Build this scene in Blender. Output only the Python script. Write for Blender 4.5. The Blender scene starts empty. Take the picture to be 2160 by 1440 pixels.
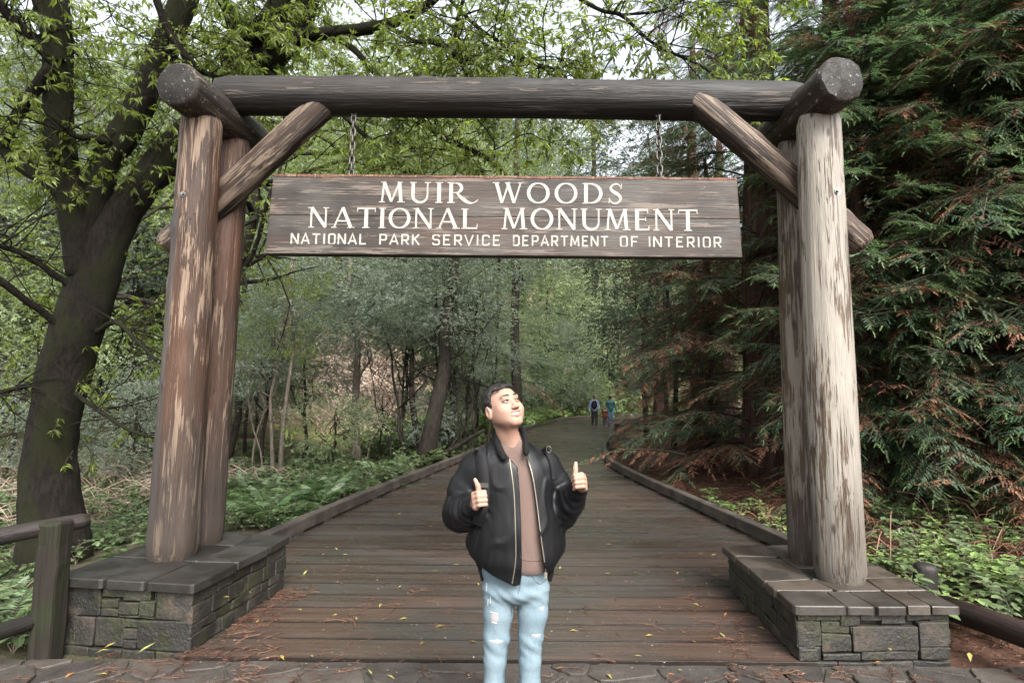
import bpy, math, random
import numpy as np
from mathutils import Vector, Matrix, Quaternion

S = bpy.context.scene
COL = S.collection
rng = np.random.default_rng(7)
random.seed(7)

# ------------------------------------------------------------------ camera
CAM_H, PITCH, ROLL = 1.68, math.radians(5.43), math.radians(0.5)
_R0 = np.array([1, 0, 0.0]); _U0 = np.array([0, -math.sin(PITCH), math.cos(PITCH)])
_F = np.array([0, math.cos(PITCH), math.sin(PITCH)])
_R = math.cos(ROLL) * _R0 + math.sin(ROLL) * _U0
_U = -math.sin(ROLL) * _R0 + math.cos(ROLL) * _U0
_C = np.array([0, 0, CAM_H])
cam = bpy.data.cameras.new('camera')
cam.sensor_width = 36; cam.lens = 20.0; cam.clip_end = 2000; cam.clip_start = 0.05
cam_o = bpy.data.objects.new('camera', cam); COL.objects.link(cam_o)
cam_o.matrix_world = Matrix([[_R[0], _U[0], -_F[0], _C[0]], [_R[1], _U[1], -_F[1], _C[1]], [_R[2], _U[2], -_F[2], _C[2]], [0, 0, 0, 1]])
S.camera = cam_o

# ------------------------------------------------------------------ sky, sun, exposure
SUN_EL, SUN_ROT = math.radians(45), math.radians(158)
w = bpy.data.worlds.new('World'); S.world = w; w.use_nodes = True
nt = w.node_tree; nt.nodes.clear()
sky = nt.nodes.new('ShaderNodeTexSky'); sky.sky_type = 'NISHITA'; sky.sun_disc = False
sky.sun_elevation = SUN_EL; sky.sun_rotation = SUN_ROT; sky.air_density = 1.0; sky.dust_density = 5.0; sky.ozone_density = 1.0
hsv = nt.nodes.new('ShaderNodeHueSaturation'); hsv.inputs['Saturation'].default_value = 0.30
bg = nt.nodes.new('ShaderNodeBackground'); bg.inputs['Strength'].default_value = 0.15
wo = nt.nodes.new('ShaderNodeOutputWorld')
nt.links.new(sky.outputs[0], hsv.inputs['Color']); nt.links.new(hsv.outputs[0], bg.inputs['Color']); nt.links.new(bg.outputs[0], wo.inputs['Surface'])
sun = bpy.data.lights.new('sun', 'SUN'); sun.energy = 1.5; sun.angle = math.radians(35); sun.color = (1.0, 0.965, 0.91)
sun_o = bpy.data.objects.new('sun', sun); COL.objects.link(sun_o)
_sd = Vector((math.sin(SUN_ROT) * math.cos(SUN_EL), math.cos(SUN_ROT) * math.cos(SUN_EL), math.sin(SUN_EL)))
sun_o.rotation_euler = _sd.to_track_quat('Z', 'Y').to_euler(); sun_o.location = (3, -8, 20)
vs = S.view_settings; vs.view_transform = 'Standard'; vs.look = 'None'; vs.gamma = 1.0; vs.use_curve_mapping = False
vs.exposure = 2.1
S.render.engine = 'CYCLES'
S.cycles.use_denoising = True
try: S.cycles.denoiser = 'OPENIMAGEDENOISE'
except Exception: pass
S.cycles.max_bounces = 6; S.cycles.diffuse_bounces = 3; S.cycles.glossy_bounces = 2
S.cycles.transmission_bounces = 4; S.cycles.volume_bounces = 0; S.cycles.transparent_max_bounces = 4
S.cycles.caustics_reflective = False; S.cycles.caustics_refractive = False
S.cycles.sample_clamp_indirect = 4.0

# ------------------------------------------------------------------ helpers
def ray(x, y): return _F + _R * (x - 1080) / 1200 + _U * (720 - y) / 1200
def at(x, y, Y):                       # world point seen at photo pixel (x, y) at depth Y
    d = ray(x, y); return _C + d * Y / d[1]
def pxm(P): return float(np.dot(np.asarray(P) - _C, _F)) / 1200.0     # metres per photo pixel there

def setp(o, label=None, cat=None, group=None, kind=None):
    if label: o['label'] = label
    if cat: o['category'] = cat
    if group: o['group'] = group
    if kind: o['kind'] = kind
    return o
def thing(name, label, cat, loc=(0, 0, 0), rz=0.0, group=None, kind=None):
    o = bpy.data.objects.new(name, None); COL.objects.link(o); o.empty_display_size = 0.1
    o.location = loc; o.rotation_euler = (0, 0, rz)
    return setp(o, label, cat, group, kind)
def link(name, me, parent=None, M=None):
    o = bpy.data.objects.new(name, me); COL.objects.link(o)
    if parent is not None: o.parent = parent
    if M is not None: o.matrix_local = M
    return o
def np_mesh(name, V, F, mats, mi=None, smooth=False):
    """V (n,3); F = list of (m,k) int arrays; mi = list of arrays / ints matching F"""
    me = bpy.data.meshes.new(name)
    V = np.ascontiguousarray(V, dtype=np.float32)
    F = [np.asarray(f, dtype=np.int32) for f in F if len(f)]
    me.vertices.add(len(V)); me.vertices.foreach_set('co', V.ravel())
    nl = sum(f.size for f in F); npoly = sum(len(f) for f in F)
    me.loops.add(nl); me.polygons.add(npoly)
    me.loops.foreach_set('vertex_index', np.concatenate([f.ravel() for f in F]))
    tot = np.concatenate([np.full(len(f), f.shape[1], dtype=np.int32) for f in F])
    st = np.zeros(npoly, dtype=np.int32); st[1:] = np.cumsum(tot)[:-1]
    me.polygons.foreach_set('loop_start', st)
    if mats is not None:
        for m in (mats if isinstance(mats, (list, tuple)) else [mats]): me.materials.append(m)
    if mi is not None:
        me.polygons.foreach_set('material_index', np.asarray(mi, dtype=np.int32))
    me.polygons.foreach_set('use_smooth', np.full(npoly, bool(smooth)))
    me.update(calc_edges=True)
    return me
def norm(v): v = np.asarray(v, float); return v / (np.linalg.norm(v) + 1e-12)
class MB:
    """collects geometry for one mesh"""
    def __init__(s): s.V = []; s.F = []; s.mi = []; s.n = 0
    def add(s, V, F, mi=0):
        V = np.asarray(V, float).reshape(-1, 3)
        if not isinstance(F, list): F = [F]
        for f in F:
            f = np.asarray(f, dtype=np.int64)
            if f.size == 0: continue
            s.F.append(f + s.n)
            s.mi.append(np.full(len(f), mi) if np.isscalar(mi) else np.asarray(mi))
        s.V.append(V); s.n += len(V)
    def box(s, c, h, R=None, mi=0):
        v = np.array([[x, y, z] for x in (-1, 1) for y in (-1, 1) for z in (-1, 1)], float) * np.asarray(h)
        if R is not None: v = v @ np.asarray(R).T
        s.add(v + np.asarray(c), [[[0, 1, 3, 2], [4, 6, 7, 5], [0, 4, 5, 1], [2, 3, 7, 6], [0, 2, 6, 4], [1, 5, 7, 3]]], mi)
    def tube(s, pts, rad, seg=8, cap=True, mi=0, wob=0.0):
        V, F = tube(pts, rad, seg, cap, wob); s.add(V, F, mi)
    def mesh(s, name, mats, smooth=False):
        F3 = [f for f in s.F]
        return np_mesh(name, np.concatenate(s.V), F3, mats, np.concatenate(s.mi), smooth)
    def obj(s, name, mats, parent=None, smooth=False, M=None):
        return link(name, s.mesh(name, mats, smooth), parent, M)
def tube(pts, rad, seg=8, cap=True, wob=0.0):
    P = np.asarray(pts, float); n = len(P)
    r = np.full(n, rad, float) if np.isscalar(rad) else np.asarray(rad, float)
    T = np.gradient(P, axis=0); T /= (np.linalg.norm(T, axis=1)[:, None] + 1e-12)
    up = np.array([0, 0, 1.0]) if abs(T[0][2]) < 0.9 else np.array([1.0, 0, 0])
    u = norm(np.cross(T[0], up)); V = []
    a = np.arange(seg) * 2 * math.pi / seg
    for i in range(n):
        u = norm(u - T[i] * np.dot(u, T[i])); v = np.cross(T[i], u)
        rr = r[i] * (1 + (wob * rng.standard_normal(seg) if wob else 0))
        V.append(P[i] + np.outer(np.cos(a) * rr, u) + np.outer(np.sin(a) * rr, v))
    V = np.concatenate(V)
    i, j = np.meshgrid(np.arange(n - 1), np.arange(seg), indexing='ij'); i = i.ravel(); j = j.ravel(); k = (j + 1) % seg
    F = [np.stack([i * seg + j, i * seg + k, (i + 1) * seg + k, (i + 1) * seg + j], 1)]
    if cap:
        F.append(np.arange(seg)[::-1][None, :]); F.append((np.arange(seg) + (n - 1) * seg)[None, :])
    return V, F
def spline(P, n):
    """Catmull-Rom through P (k,d), n samples"""
    P = np.asarray(P, float); k = len(P)
    if k == 2: t = np.linspace(0, 1, n)[:, None]; return P[0] * (1 - t) + P[1] * t
    Q = np.vstack([2 * P[0] - P[1], P, 2 * P[-1] - P[-2]])
    t = np.linspace(0, k - 1 - 1e-9, n); i = t.astype(int); f = (t - i)[:, None]
    a, b, c, d = Q[i], Q[i + 1], Q[i + 2], Q[i + 3]
    return 0.5 * (2 * b + (c - a) * f + (2 * a - 5 * b + 4 * c - d) * f * f + (3 * b - a - 3 * c + d) * f ** 3)
def frame(z, x=None):
    """4x4 whose Z axis is z"""
    z = norm(z); x = np.array([1, 0, 0.0]) if x is None else np.asarray(x, float)
    if abs(np.dot(z, norm(x))) > 0.95: x = np.array([0, 1.0, 0])
    x = norm(x - z * np.dot(x, z)); y = np.cross(z, x)
    return x, y, z
def mat4(x, y, z, p): return Matrix(((x[0], y[0], z[0], p[0]), (x[1], y[1], z[1], p[1]), (x[2], y[2], z[2], p[2]), (0, 0, 0, 1)))
def vnoise(P, seed=0, oct=3):
    """cheap smooth value noise in [-1,1] for (n,3)"""
    P = np.asarray(P, float); out = np.zeros(len(P)); amp = 1; tot = 0
    for o in range(oct):
        Q = P * (2 ** o) + seed * 17.3 + o * 5.1
        i = np.floor(Q).astype(np.int64); f = Q - i; f = f * f * (3 - 2 * f)
        def h(a, b, c):
            n = (a * 73856093) ^ (b * 19349663) ^ (c * 83492791) ^ (seed * 2654435)
            n = (n ^ (n >> 13)) * 1274126177
            return ((n ^ (n >> 16)) & 0xffff) / 32767.5 - 1
        r = 0
        for dx in (0, 1):
            for dy in (0, 1):
                for dz in (0, 1):
                    wgt = (f[:, 0] if dx else 1 - f[:, 0]) * (f[:, 1] if dy else 1 - f[:, 1]) * (f[:, 2] if dz else 1 - f[:, 2])
                    r = r + wgt * h(i[:, 0] + dx, i[:, 1] + dy, i[:, 2] + dz)
        out += amp * r; tot += amp; amp *= 0.5
    return out / tot

# ------------------------------------------------------------------ materials
class NT:
    def __init__(s, name):
        s.m = bpy.data.materials.new(name); s.m.use_nodes = True; s.t = s.m.node_tree; s.t.nodes.clear()
        s.out = s.n('ShaderNodeOutputMaterial')
    def n(s, typ, **kw):
        o = s.t.nodes.new(typ)
        for k, v in kw.items(): setattr(o, k, v)
        return o
    def l(s, a, b): s.t.links.new(a, b)
    def coord(s, kind='Object', scale=(1, 1, 1), rnd=False):
        if kind == 'World': c = s.n('ShaderNodeNewGeometry').outputs['Position']
        else: c = s.n('ShaderNodeTexCoord').outputs[kind]
        mp = s.n('ShaderNodeMapping'); mp.inputs['Scale'].default_value = scale; s.l(c, mp.inputs['Vector'])
        if rnd:
            oi = s.n('ShaderNodeObjectInfo'); mm = s.n('ShaderNodeMath', operation='MULTIPLY'); mm.inputs[1].default_value = 57.0
            s.l(oi.outputs['Random'], mm.inputs[0]); cx = s.n('ShaderNodeCombineXYZ')
            for i in range(3): s.l(mm.outputs[0], cx.inputs[i])
            s.l(cx.outputs[0], mp.inputs['Location'])
        return mp.outputs[0]
    def noise(s, vec, scale=1.0, detail=4.0, rough=0.6, dist=0.0):
        o = s.n('ShaderNodeTexNoise'); o.inputs['Scale'].default_value = scale; o.inputs['Detail'].default_value = detail
        o.inputs['Roughness'].default_value = rough; o.inputs['Distortion'].default_value = dist
        s.l(vec, o.inputs['Vector']); return o.outputs['Fac']
    def ramp(s, fac, a=0.4, b=0.6, lo=0.0, hi=1.0):
        o = s.n('ShaderNodeMapRange'); o.interpolation_type = 'SMOOTHSTEP'
        o.inputs['From Min'].default_value = a; o.inputs['From Max'].default_value = b
        o.inputs['To Min'].default_value = lo; o.inputs['To Max'].default_value = hi
        s.l(fac, o.inputs['Value']); return o.outputs[0]
    def mix(s, fac, a, b, mode='MIX'):
        o = s.n('ShaderNodeMix', data_type='RGBA', blend_type=mode)
        for sock, v in ((o.inputs['Factor'], fac), (o.inputs['A'], a), (o.inputs['B'], b)):
            pass
        ins = [i for i in o.inputs if i.enabled]
        for i, v in zip((ins[0], ins[1], ins[2]), (fac, a, b)):
            if hasattr(v, 'links'): s.l(v, i)
            elif isinstance(v, (int, float)): i.default_value = v
            else: i.default_value = (*v, 1.0)
        return [q for q in o.outputs if q.enabled][0]
    def math(s, op, a, b=0.0):
        o = s.n('ShaderNodeMath', operation=op)
        for i, v in zip(o.inputs, (a, b)):
            if hasattr(v, 'links'): s.l(v, i)
            else: i.default_value = v
        return o.outputs[0]
    def rand(s): return s.n('ShaderNodeObjectInfo').outputs['Random']
    def island(s): return s.n('ShaderNodeNewGeometry').outputs['Random Per Island']
    def vary(s, col, fac, lo=0.6, hi=1.4):
        v = s.ramp(fac, 0, 1, lo, hi); o = s.n('ShaderNodeVectorMath', operation='SCALE')
        if hasattr(col, 'links'): s.l(col, o.inputs[0])
        else: o.inputs[0].default_value = col
        s.l(v, o.inputs['Scale']); return o.outputs[0]
    def bump(s, h, strength=0.3, dist=0.01):
        o = s.n('ShaderNodeBump'); o.inputs['Strength'].default_value = strength; o.inputs['Distance'].default_value = dist
        s.l(h, o.inputs['Height']); return o.outputs[0]
    def bsdf(s, col, rough=0.6, nrm=None, spec=0.4, metal=0.0, sheen=0.0, sss=0.0, alb=0.82):
        if hasattr(col, 'links'):
            o = s.n('ShaderNodeVectorMath', operation='SCALE'); s.l(col, o.inputs[0]); o.inputs['Scale'].default_value = alb; col = o.outputs[0]
        else: col = tuple(q * alb for q in col)
        b = s.n('ShaderNodeBsdfPrincipled')
        for k, v in (('Base Color', col), ('Roughness', rough)):
            if hasattr(v, 'links'): s.l(v, b.inputs[k])
            else: b.inputs[k].default_value = (*v, 1.0) if k == 'Base Color' else v
        b.inputs['Specular IOR Level'].default_value = spec; b.inputs['Metallic'].default_value = metal
        if sheen: b.inputs['Sheen Weight'].default_value = sheen
        if sss: b.inputs['Subsurface Weight'].default_value = sss; b.inputs['Subsurface Radius'].default_value = (0.012, 0.005, 0.003); b.inputs['Subsurface Scale'].default_value = 1.0
        if nrm is not None: s.l(nrm, b.inputs['Normal'])
        s.l(b.outputs[0], s.out.inputs['Surface']); return b

def leaf_mat(name, c1, c2, trans, rough=0.45, tmix=0.4, wscale=1.2, lo=0.55, hi=1.45):
    """leaf: two hues in clumps, each leaf a little different; some light comes through"""
    n = NT(name)
    wv = n.coord('World')
    base = n.mix(n.ramp(n.noise(wv, wscale, 2), 0.35, 0.65), c1, c2)
    c = n.vary(base, n.island(), lo, hi)
    b = n.bsdf(c, rough, spec=0.4, alb=1.0)
    t = n.n('ShaderNodeBsdfTranslucent')
    tc = n.vary(trans, n.island(), lo, hi); n.l(tc, t.inputs['Color'])
    ms = n.n('ShaderNodeMixShader'); ms.inputs[0].default_value = tmix
    n.l(b.outputs[0], ms.inputs[1]); n.l(t.outputs[0], ms.inputs[2]); n.l(ms.outputs[0], n.out.inputs['Surface'])
    return n.m
def log_mat(name, pale, dark, rust, thr=0.5, rust_amt=0.5, lichen=0.0, rough=0.62, damp=0.0, streak=None):
    """peeled weathered log, grain along local Z"""
    n = NT(name)
    g1 = n.noise(n.coord('Object', (11, 11, 1.5), True), 1.0, 6, 0.64, 0.5)
    g2 = n.noise(n.coord('Object', (70, 70, 2.2), True), 1.0, 4, 0.6)
    g3 = n.noise(n.coord('Object', (3, 3, 0.5), True), 1.0, 3, 0.5)
    g4 = n.noise(n.coord('Object', (160, 160, 9), True), 1.0, 2, 0.5)
    patch = n.ramp(n.math('ADD', n.math('MULTIPLY', g1, 0.62), n.math('MULTIPLY', g2, 0.38)), thr - 0.018, thr + 0.018)
    brown = n.mix(n.ramp(g3, 0.5 - 0.3 * rust_amt, 0.72 - 0.2 * rust_amt), dark, rust)
    brown = n.vary(brown, g2, 0.55, 1.5)
    pl = n.vary(pale, n.math('ADD', n.math('MULTIPLY', g4, 0.6), n.math('MULTIPLY', g3, 0.4)), 0.65, 1.35)
    c = n.mix(patch, brown, pl)
    if streak is not None:
        sx = n.n('ShaderNodeSeparateXYZ'); n.l(n.n('ShaderNodeTexCoord').outputs['Object'], sx.inputs[0])
        d = n.math('ABSOLUTE', n.math('SUBTRACT', n.math('ADD', sx.outputs[0], n.math('MULTIPLY', g2, 0.03)), streak[0]))
        m_ = n.math('MULTIPLY', n.ramp(d, streak[1] * 0.5, streak[1], 1, 0), n.ramp(sx.outputs[1], -0.02, 0.02, 1, 0))
        m_ = n.math('MULTIPLY', m_, n.ramp(sx.outputs[2], streak[2] - 0.2, streak[2], 1, 0))
        c = n.mix(n.math('MULTIPLY', m_, 0.8), c, (0.05, 0.045, 0.045))
    if damp:
        sz = n.n('ShaderNodeSeparateXYZ'); n.l(n.n('ShaderNodeTexCoord').outputs['Object'], sz.inputs[0])
        e = n.math('ADD', sz.outputs[2], n.math('MULTIPLY', n.noise(n.coord('Object', (14, 14, 1)), 1.0, 3), -0.8))
        c = n.mix(n.math('MULTIPLY', n.ramp(e, -0.35, damp - 0.35, 1, 0), 0.7), c, (0.045, 0.036, 0.03))
    if lichen:
        lz = n.noise(n.coord('Object', (26, 26, 26)), 1.0, 5, 0.75)
        c = n.mix(n.ramp(lz, 0.64 - 0.06 * lichen, 0.68), c, (0.30, 0.31, 0.24))
    ck = n.noise(n.coord('Object', (34, 34, 0.55), True), 1.0, 3, 0.5, 0.3)
    ckl = n.ramp(n.math('ABSOLUTE', n.math('SUBTRACT', ck, 0.5)), 0.004, 0.016, 1, 0)
    ckm = n.math('MULTIPLY', ckl, n.ramp(n.noise(n.coord('Object', (5, 5, 1.1), True), 1.0, 2, 0.5), 0.46, 0.56))
    c = n.mix(n.math('MULTIPLY', ckm, 0.85), c, (0.016, 0.013, 0.011))
    kn = n.n('ShaderNodeTexVoronoi'); kn.inputs['Scale'].default_value = 1.0; n.l(n.coord('Object', (7, 7, 2.6), True), kn.inputs['Vector'])
    c = n.mix(n.ramp(kn.outputs['Distance'], 0.07, 0.16, 0.85, 0), c, (0.022, 0.016, 0.013))
    h = n.math('ADD', n.math('MULTIPLY', patch, 0.5), n.math('ADD', g2, n.math('MULTIPLY', g4, 0.5)))
    h = n.math('SUBTRACT', h, n.math('MULTIPLY', ckm, 1.2))
    n.bsdf(c, n.ramp(g1, 0.3, 0.7, rough - 0.12, rough + 0.12), n.bump(h, 0.55, 0.012), 0.35)
    return n.m
def bark_mat(name, c1, c2, moss=None, sc=(14, 14, 3), moss_thr=0.5, strength=0.8):
    n = NT(name)
    g = n.noise(n.coord('Object', sc), 1.0, 6, 0.65)
    c = n.mix(n.ramp(g, 0.35, 0.65), c1, c2)
    h = g
    if moss is not None:
        mz = n.noise(n.coord('Object', (2.2, 2.2, 1.2)), 1.0, 5, 0.65); f = n.noise(n.coord('Object', (90, 90, 90)), 1.0, 3, 0.7)
        c = n.mix(n.ramp(mz, moss_thr - 0.1, moss_thr + 0.1), c, n.vary(moss, f, 0.4, 1.7))
        h = n.math('ADD', g, n.math('MULTIPLY', f, 0.7))
    n.bsdf(c, 0.85, n.bump(h, strength, 0.03), 0.15)
    return n.m
def flat_mat(name, col, rough=0.6, spec=0.4, metal=0.0, var=0.0, bump=0.0, scale=30.0):
    n = NT(name); c = col; nr = None
    if var:
        g = n.noise(n.coord('Object', (scale,) * 3, True), 1.0, 4, 0.6); c = n.vary(col, g, 1 - var, 1 + var)
        if bump: nr = n.bump(g, bump, 0.01)
    n.bsdf(c, rough, nr, spec, metal); return n.m
def rdir(n_, zlo=-1, zhi=1):
    z = rng.uniform(zlo, zhi, n_); a = rng.uniform(0, 2 * math.pi, n_); r = np.sqrt(np.maximum(0, 1 - z * z)); return np.stack([r * np.cos(a), r * np.sin(a), z], 1)
M_IRON = flat_mat('chain_iron', (0.085, 0.080, 0.072), 0.5, 0.5, 0.75, var=0.4, scale=60)
# ------------------------------------------------------------------ the path's course
LE = np.array([[-2.9, 3.0], [-2.8, 5.2], [-2.61, 6.76], [-2.45, 8.0], [-2.19, 9.7], [-1.76, 12.1], [-1.04, 16.2], [-0.1, 22.5], [0.85, 28.9], [3.3, 39.5], [6.5, 46.5], [12, 52.5], [20, 56.5]])
RE = np.array([[3.05, 3.0], [3.05, 5.2], [3.02, 6.5], [2.91, 7.56], [2.76, 9.1], [2.53, 11.36], [2.42, 13.8], [2.61, 15.9], [3.06, 18.8], [3.95, 23.0], [5.75, 31.9], [8.6, 39.3], [13, 45.5], [20, 50.5]])
LS = spline(LE, 160); RS = spline(RE, 160)
def lx(y): return np.interp(y, LS[:, 1], LS[:, 0])
def rx(y): return np.interp(y, RS[:, 1], RS[:, 0])
def sst(a, b, x): t = np.clip((x - a) / (b - a), 0, 1); return t * t * (3 - 2 * t)
def ground_z(x, y):
    x = np.asarray(x, float); y = np.asarray(y, float)
    yc = np.clip(y, 3, 56)
    dl = lx(yc) - x; dr = x - rx(yc)
    z = np.full(np.broadcast(x, y).shape, -0.16)
    L = np.maximum(dl, 0)
    z = z - 0.55 * sst(0.6, 5.5, L)
    t = np.maximum((L - 5) * 0.5 + (y - 26) * 0.35, 0)
    z = z + 24 * np.tanh(0.62 * t * t / (t + 3.0) / 24) * sst(1.5, 8.0, L + np.maximum(y - 56, 0))
    Rr = np.maximum(dr, 0)
    z = z + 0.22 * sst(0.2, 3.0, Rr) * sst(3.2, 6.0, y) + 20 * np.tanh(np.maximum(Rr - 3, 0) ** 1.15 * 0.2 / 20)
    z = z - 0.30 * sst(0.2, 1.6, Rr) * sst(12, 14, y) * (1 - sst(26, 30, y))
    z = z + 18 * np.tanh(0.35 * np.maximum(y - 62, 0) * sst(60, 80, y) / 18)
    z = z + 0.10 * (1 - sst(5.3, 6.8, y)) * sst(2.0, 2.25, np.abs(x)) * sst(2.0, 3.9, y)
    out = sst(0.15, 1.2, np.maximum(dl, dr))
    z = z + out * 0.10 * vnoise(np.stack([x.ravel() * 0.6, y.ravel() * 0.6, 0 * x.ravel()], 1), 3).reshape(z.shape)
    return z
def gz(x, y): return float(ground_z(np.array([x]), np.array([y]))[0])

# ------------------------------------------------------------------ terrain
n = NT('forest_floor')
wv = n.coord('World')
a1 = n.noise(wv, 1.3, 5, 0.65); a2 = n.noise(wv, 22, 5, 0.7); a3 = n.noise(wv, 0.35, 3, 0.5)
sx = n.n('ShaderNodeSeparateXYZ'); n.l(wv, sx.inputs[0])
cR = n.mix(n.ramp(a1, 0.35, 0.65), (0.045, 0.021, 0.014), (0.085, 0.042, 0.026))
cL = n.mix(n.ramp(a1, 0.38, 0.62), (0.085, 0.060, 0.042), (0.045, 0.055, 0.022))
c = n.mix(n.math('MULTIPLY', n.ramp(sx.outputs[0], -1.5, 2.2), n.ramp(sx.outputs[1], 22, 30, 1, 0)), cL, cR)
c = n.mix(n.ramp(sx.outputs[1], 26, 34), c, n.mix(n.ramp(a1, 0.4, 0.6), (0.060, 0.072, 0.030), (0.085, 0.070, 0.040)))
hill = n.ramp(sx.outputs[2], 0.3, 1.5)
c = n.mix(hill, c, n.mix(n.ramp(a3, 0.4, 0.6), (0.20, 0.135, 0.10), (0.075, 0.085, 0.04)))
gd = n.n('ShaderNodeVectorMath', operation='DISTANCE'); gd.inputs[1].default_value = (-7.2, 28.5, -0.5); n.l(wv, gd.inputs[0])
c = n.mix(n.ramp(n.math('ADD', gd.outputs['Value'], n.math('MULTIPLY', a1, 3.5)), 3.6, 6.5, 1, 0), c, (0.17, 0.18, 0.06))
c = n.vary(c, a2, 0.45, 1.6)
n.bsdf(c, 0.85, n.bump(a2, 0.8, 0.05), 0.2)
M_FLOOR = n.m
gx = np.concatenate([np.linspace(-220, -40, 18)[:-1], np.linspace(-40, -14, 27)[:-1], np.linspace(-14, 12, 105)[:-1], np.linspace(12, 40, 29)[:-1], np.linspace(40, 220, 18)])
gy = np.concatenate([np.linspace(-60, -4, 12)[:-1], np.linspace(-4, 24, 100)[:-1], np.linspace(24, 60, 50)[:-1], np.linspace(60, 300, 25)])
GX, GY = np.meshgrid(gx, gy, indexing='ij')
GZ = ground_z(GX, GY)
ii, jj = np.meshgrid(np.arange(len(gx) - 1), np.arange(len(gy) - 1), indexing='ij'); ii = ii.ravel(); jj = jj.ravel(); W_ = len(gy)
me = np_mesh('ground', np.stack([GX.ravel(), GY.ravel(), GZ.ravel()], 1), [np.stack([ii * W_ + jj, (ii + 1) * W_ + jj, (ii + 1) * W_ + jj + 1, ii * W_ + jj + 1], 1)], M_FLOOR, smooth=True)
setp(link('ground', me), 'leaf strewn forest floor rising to a hillside behind the creek', kind='structure')

# ------------------------------------------------------------------ boardwalk
n = NT('wet_plank')
ov = n.coord('Object', (0.9, 26, 26), True); ov2 = n.coord('Object', (3.0, 110, 110), True)
g = n.noise(ov, 1.0, 5, 0.6); f = n.noise(ov2, 1.0, 3, 0.6); bl = n.noise(n.coord('World', (0.9, 1.6, 1)), 1.0, 4, 0.6)
c = n.mix(n.ramp(n.rand(), 0.0, 1.0), (0.042, 0.031, 0.025), (0.062, 0.041, 0.032))
c = n.mix(n.ramp(bl, 0.40, 0.68), c, (0.042, 0.039, 0.034))
c = n.vary(n.vary(c, g, 0.45, 1.55), f, 0.7, 1.3)
sp = n.noise(n.coord('World', (70, 70, 70)), 1.0, 2, 0.5); c = n.mix(n.ramp(sp, 0.70, 0.74), c, (0.16, 0.145, 0.12))
sy_ = n.n('ShaderNodeSeparateXYZ'); n.l(n.n('ShaderNodeTexCoord').outputs['Generated'], sy_.inputs[0])
c = n.mix(n.math('MULTIPLY', n.ramp(n.math('ABSOLUTE', n.math('SUBTRACT', sy_.outputs[1], 0.5)), 0.425, 0.495), 0.75), c, (0.010, 0.008, 0.007))
wet = n.noise(n.coord('World', (0.6, 2.6, 1)), 1.0, 4, 0.6)
n.bsdf(c, n.math('ADD', n.ramp(wet, 0.36, 0.62, 0.12, 0.38), n.math('MULTIPLY', f, 0.08)), n.bump(n.math('ADD', g, n.math('MULTIPLY', f, 0.6)), 0.28, 0.006), 0.5)
M_PLANK = n.m
walk = thing('boardwalk', 'wet brown plank boardwalk curving away into the forest', None, kind='structure')
PITCHY = 0.295
y0 = 3.815
pn = 0
while y0 < 55.0:
    wd = PITCHY * (1 + 0.10 * rng.standard_normal() * 0.5)
    y1 = y0 + wd; ym = 0.5 * (y0 + y1)
    rot = 0.0 if ym < 18 else min(1.0, (ym - 18) / 34) * -0.9
    k = abs(rot)
    xa, xb = lx(min(ym, 56)), rx(min(ym, 50))
    if ym > 18:       # planks fan round as the path bends right
        i = np.argmin(abs(LS[:, 1] - ym)); s_ = np.interp(ym, [18, 55], [0, 1])
        pa = np.array([lx(ym), ym]); tL = norm(LS[min(i + 1, 159)] - LS[max(i - 1, 0)]); nn = np.array([tL[1], -tL[0]])
        d = RS - pa; j = np.argmin(abs(d @ tL) + 100 * ((d @ nn) < 0)); L = float((RS[j] - pa) @ nn); pb = pa + nn * L
        step = wd * float(np.hypot(*(np.gradient(LS, axis=0)[i])) / max(1e-6, np.gradient(LS, axis=0)[i][1]))
        wdt = wd * 1.25
    else:
        if ym < 5.15: xa, xb = -2.06, 1.86
        pa, pb = np.array([xa, ym]), np.array([xb, ym]); wdt = wd
    ctr = (pa + pb) / 2; L = np.linalg.norm(pb - pa); ang = math.atan2(pb[1] - pa[1], pb[0] - pa[0])
    m = MB(); hx, hy, hz = L / 2 + 0.10, wdt / 2 - 0.005, 0.024; b = 0.0008
    sag = 0.0025 * rng.standard_normal()
    prof = np.array([[-hy, -hz], [-hy, hz - b], [-hy + b, hz], [0, hz + sag], [hy - b, hz], [hy, hz - b], [hy, -hz]])
    V = np.array([[x, p[0], p[1]] for x in (-hx, hx) for p in prof]); K = len(prof)
    m.add(V, [np.array([[i, i + 1, K + i + 1, K + i] for i in range(K - 1)] + [[K - 1, 0, K, 2 * K - 1]])[:, ::-1], np.array([list(range(K))]), np.array([list(range(2 * K - 1, K - 1, -1))])])
    o = m.obj('plank', M_PLANK, walk)
    o.location = (ctr[0], ctr[1], -0.026 + (0.0015 if pn % 2 else 0.0)); o.rotation_euler = (0.0012 * rng.standard_normal(), 0, ang)
    y0 = y1; pn += 1
M_CURB = NT('curb_timber')
n = M_CURB; g = n.noise(n.coord('Object', (22, 22, 1.2), True), 1.0, 5, 0.6); g2 = n.noise(n.coord('World'), 3.0, 4, 0.6)
c = n.mix(n.ramp(g2, 0.4, 0.65), (0.036, 0.030, 0.026), (0.075, 0.062, 0.052)); c = n.vary(c, g, 0.5, 1.5)
n.bsdf(c, 0.5, n.bump(g, 0.4, 0.008), 0.45); M_CURB = n.m
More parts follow.
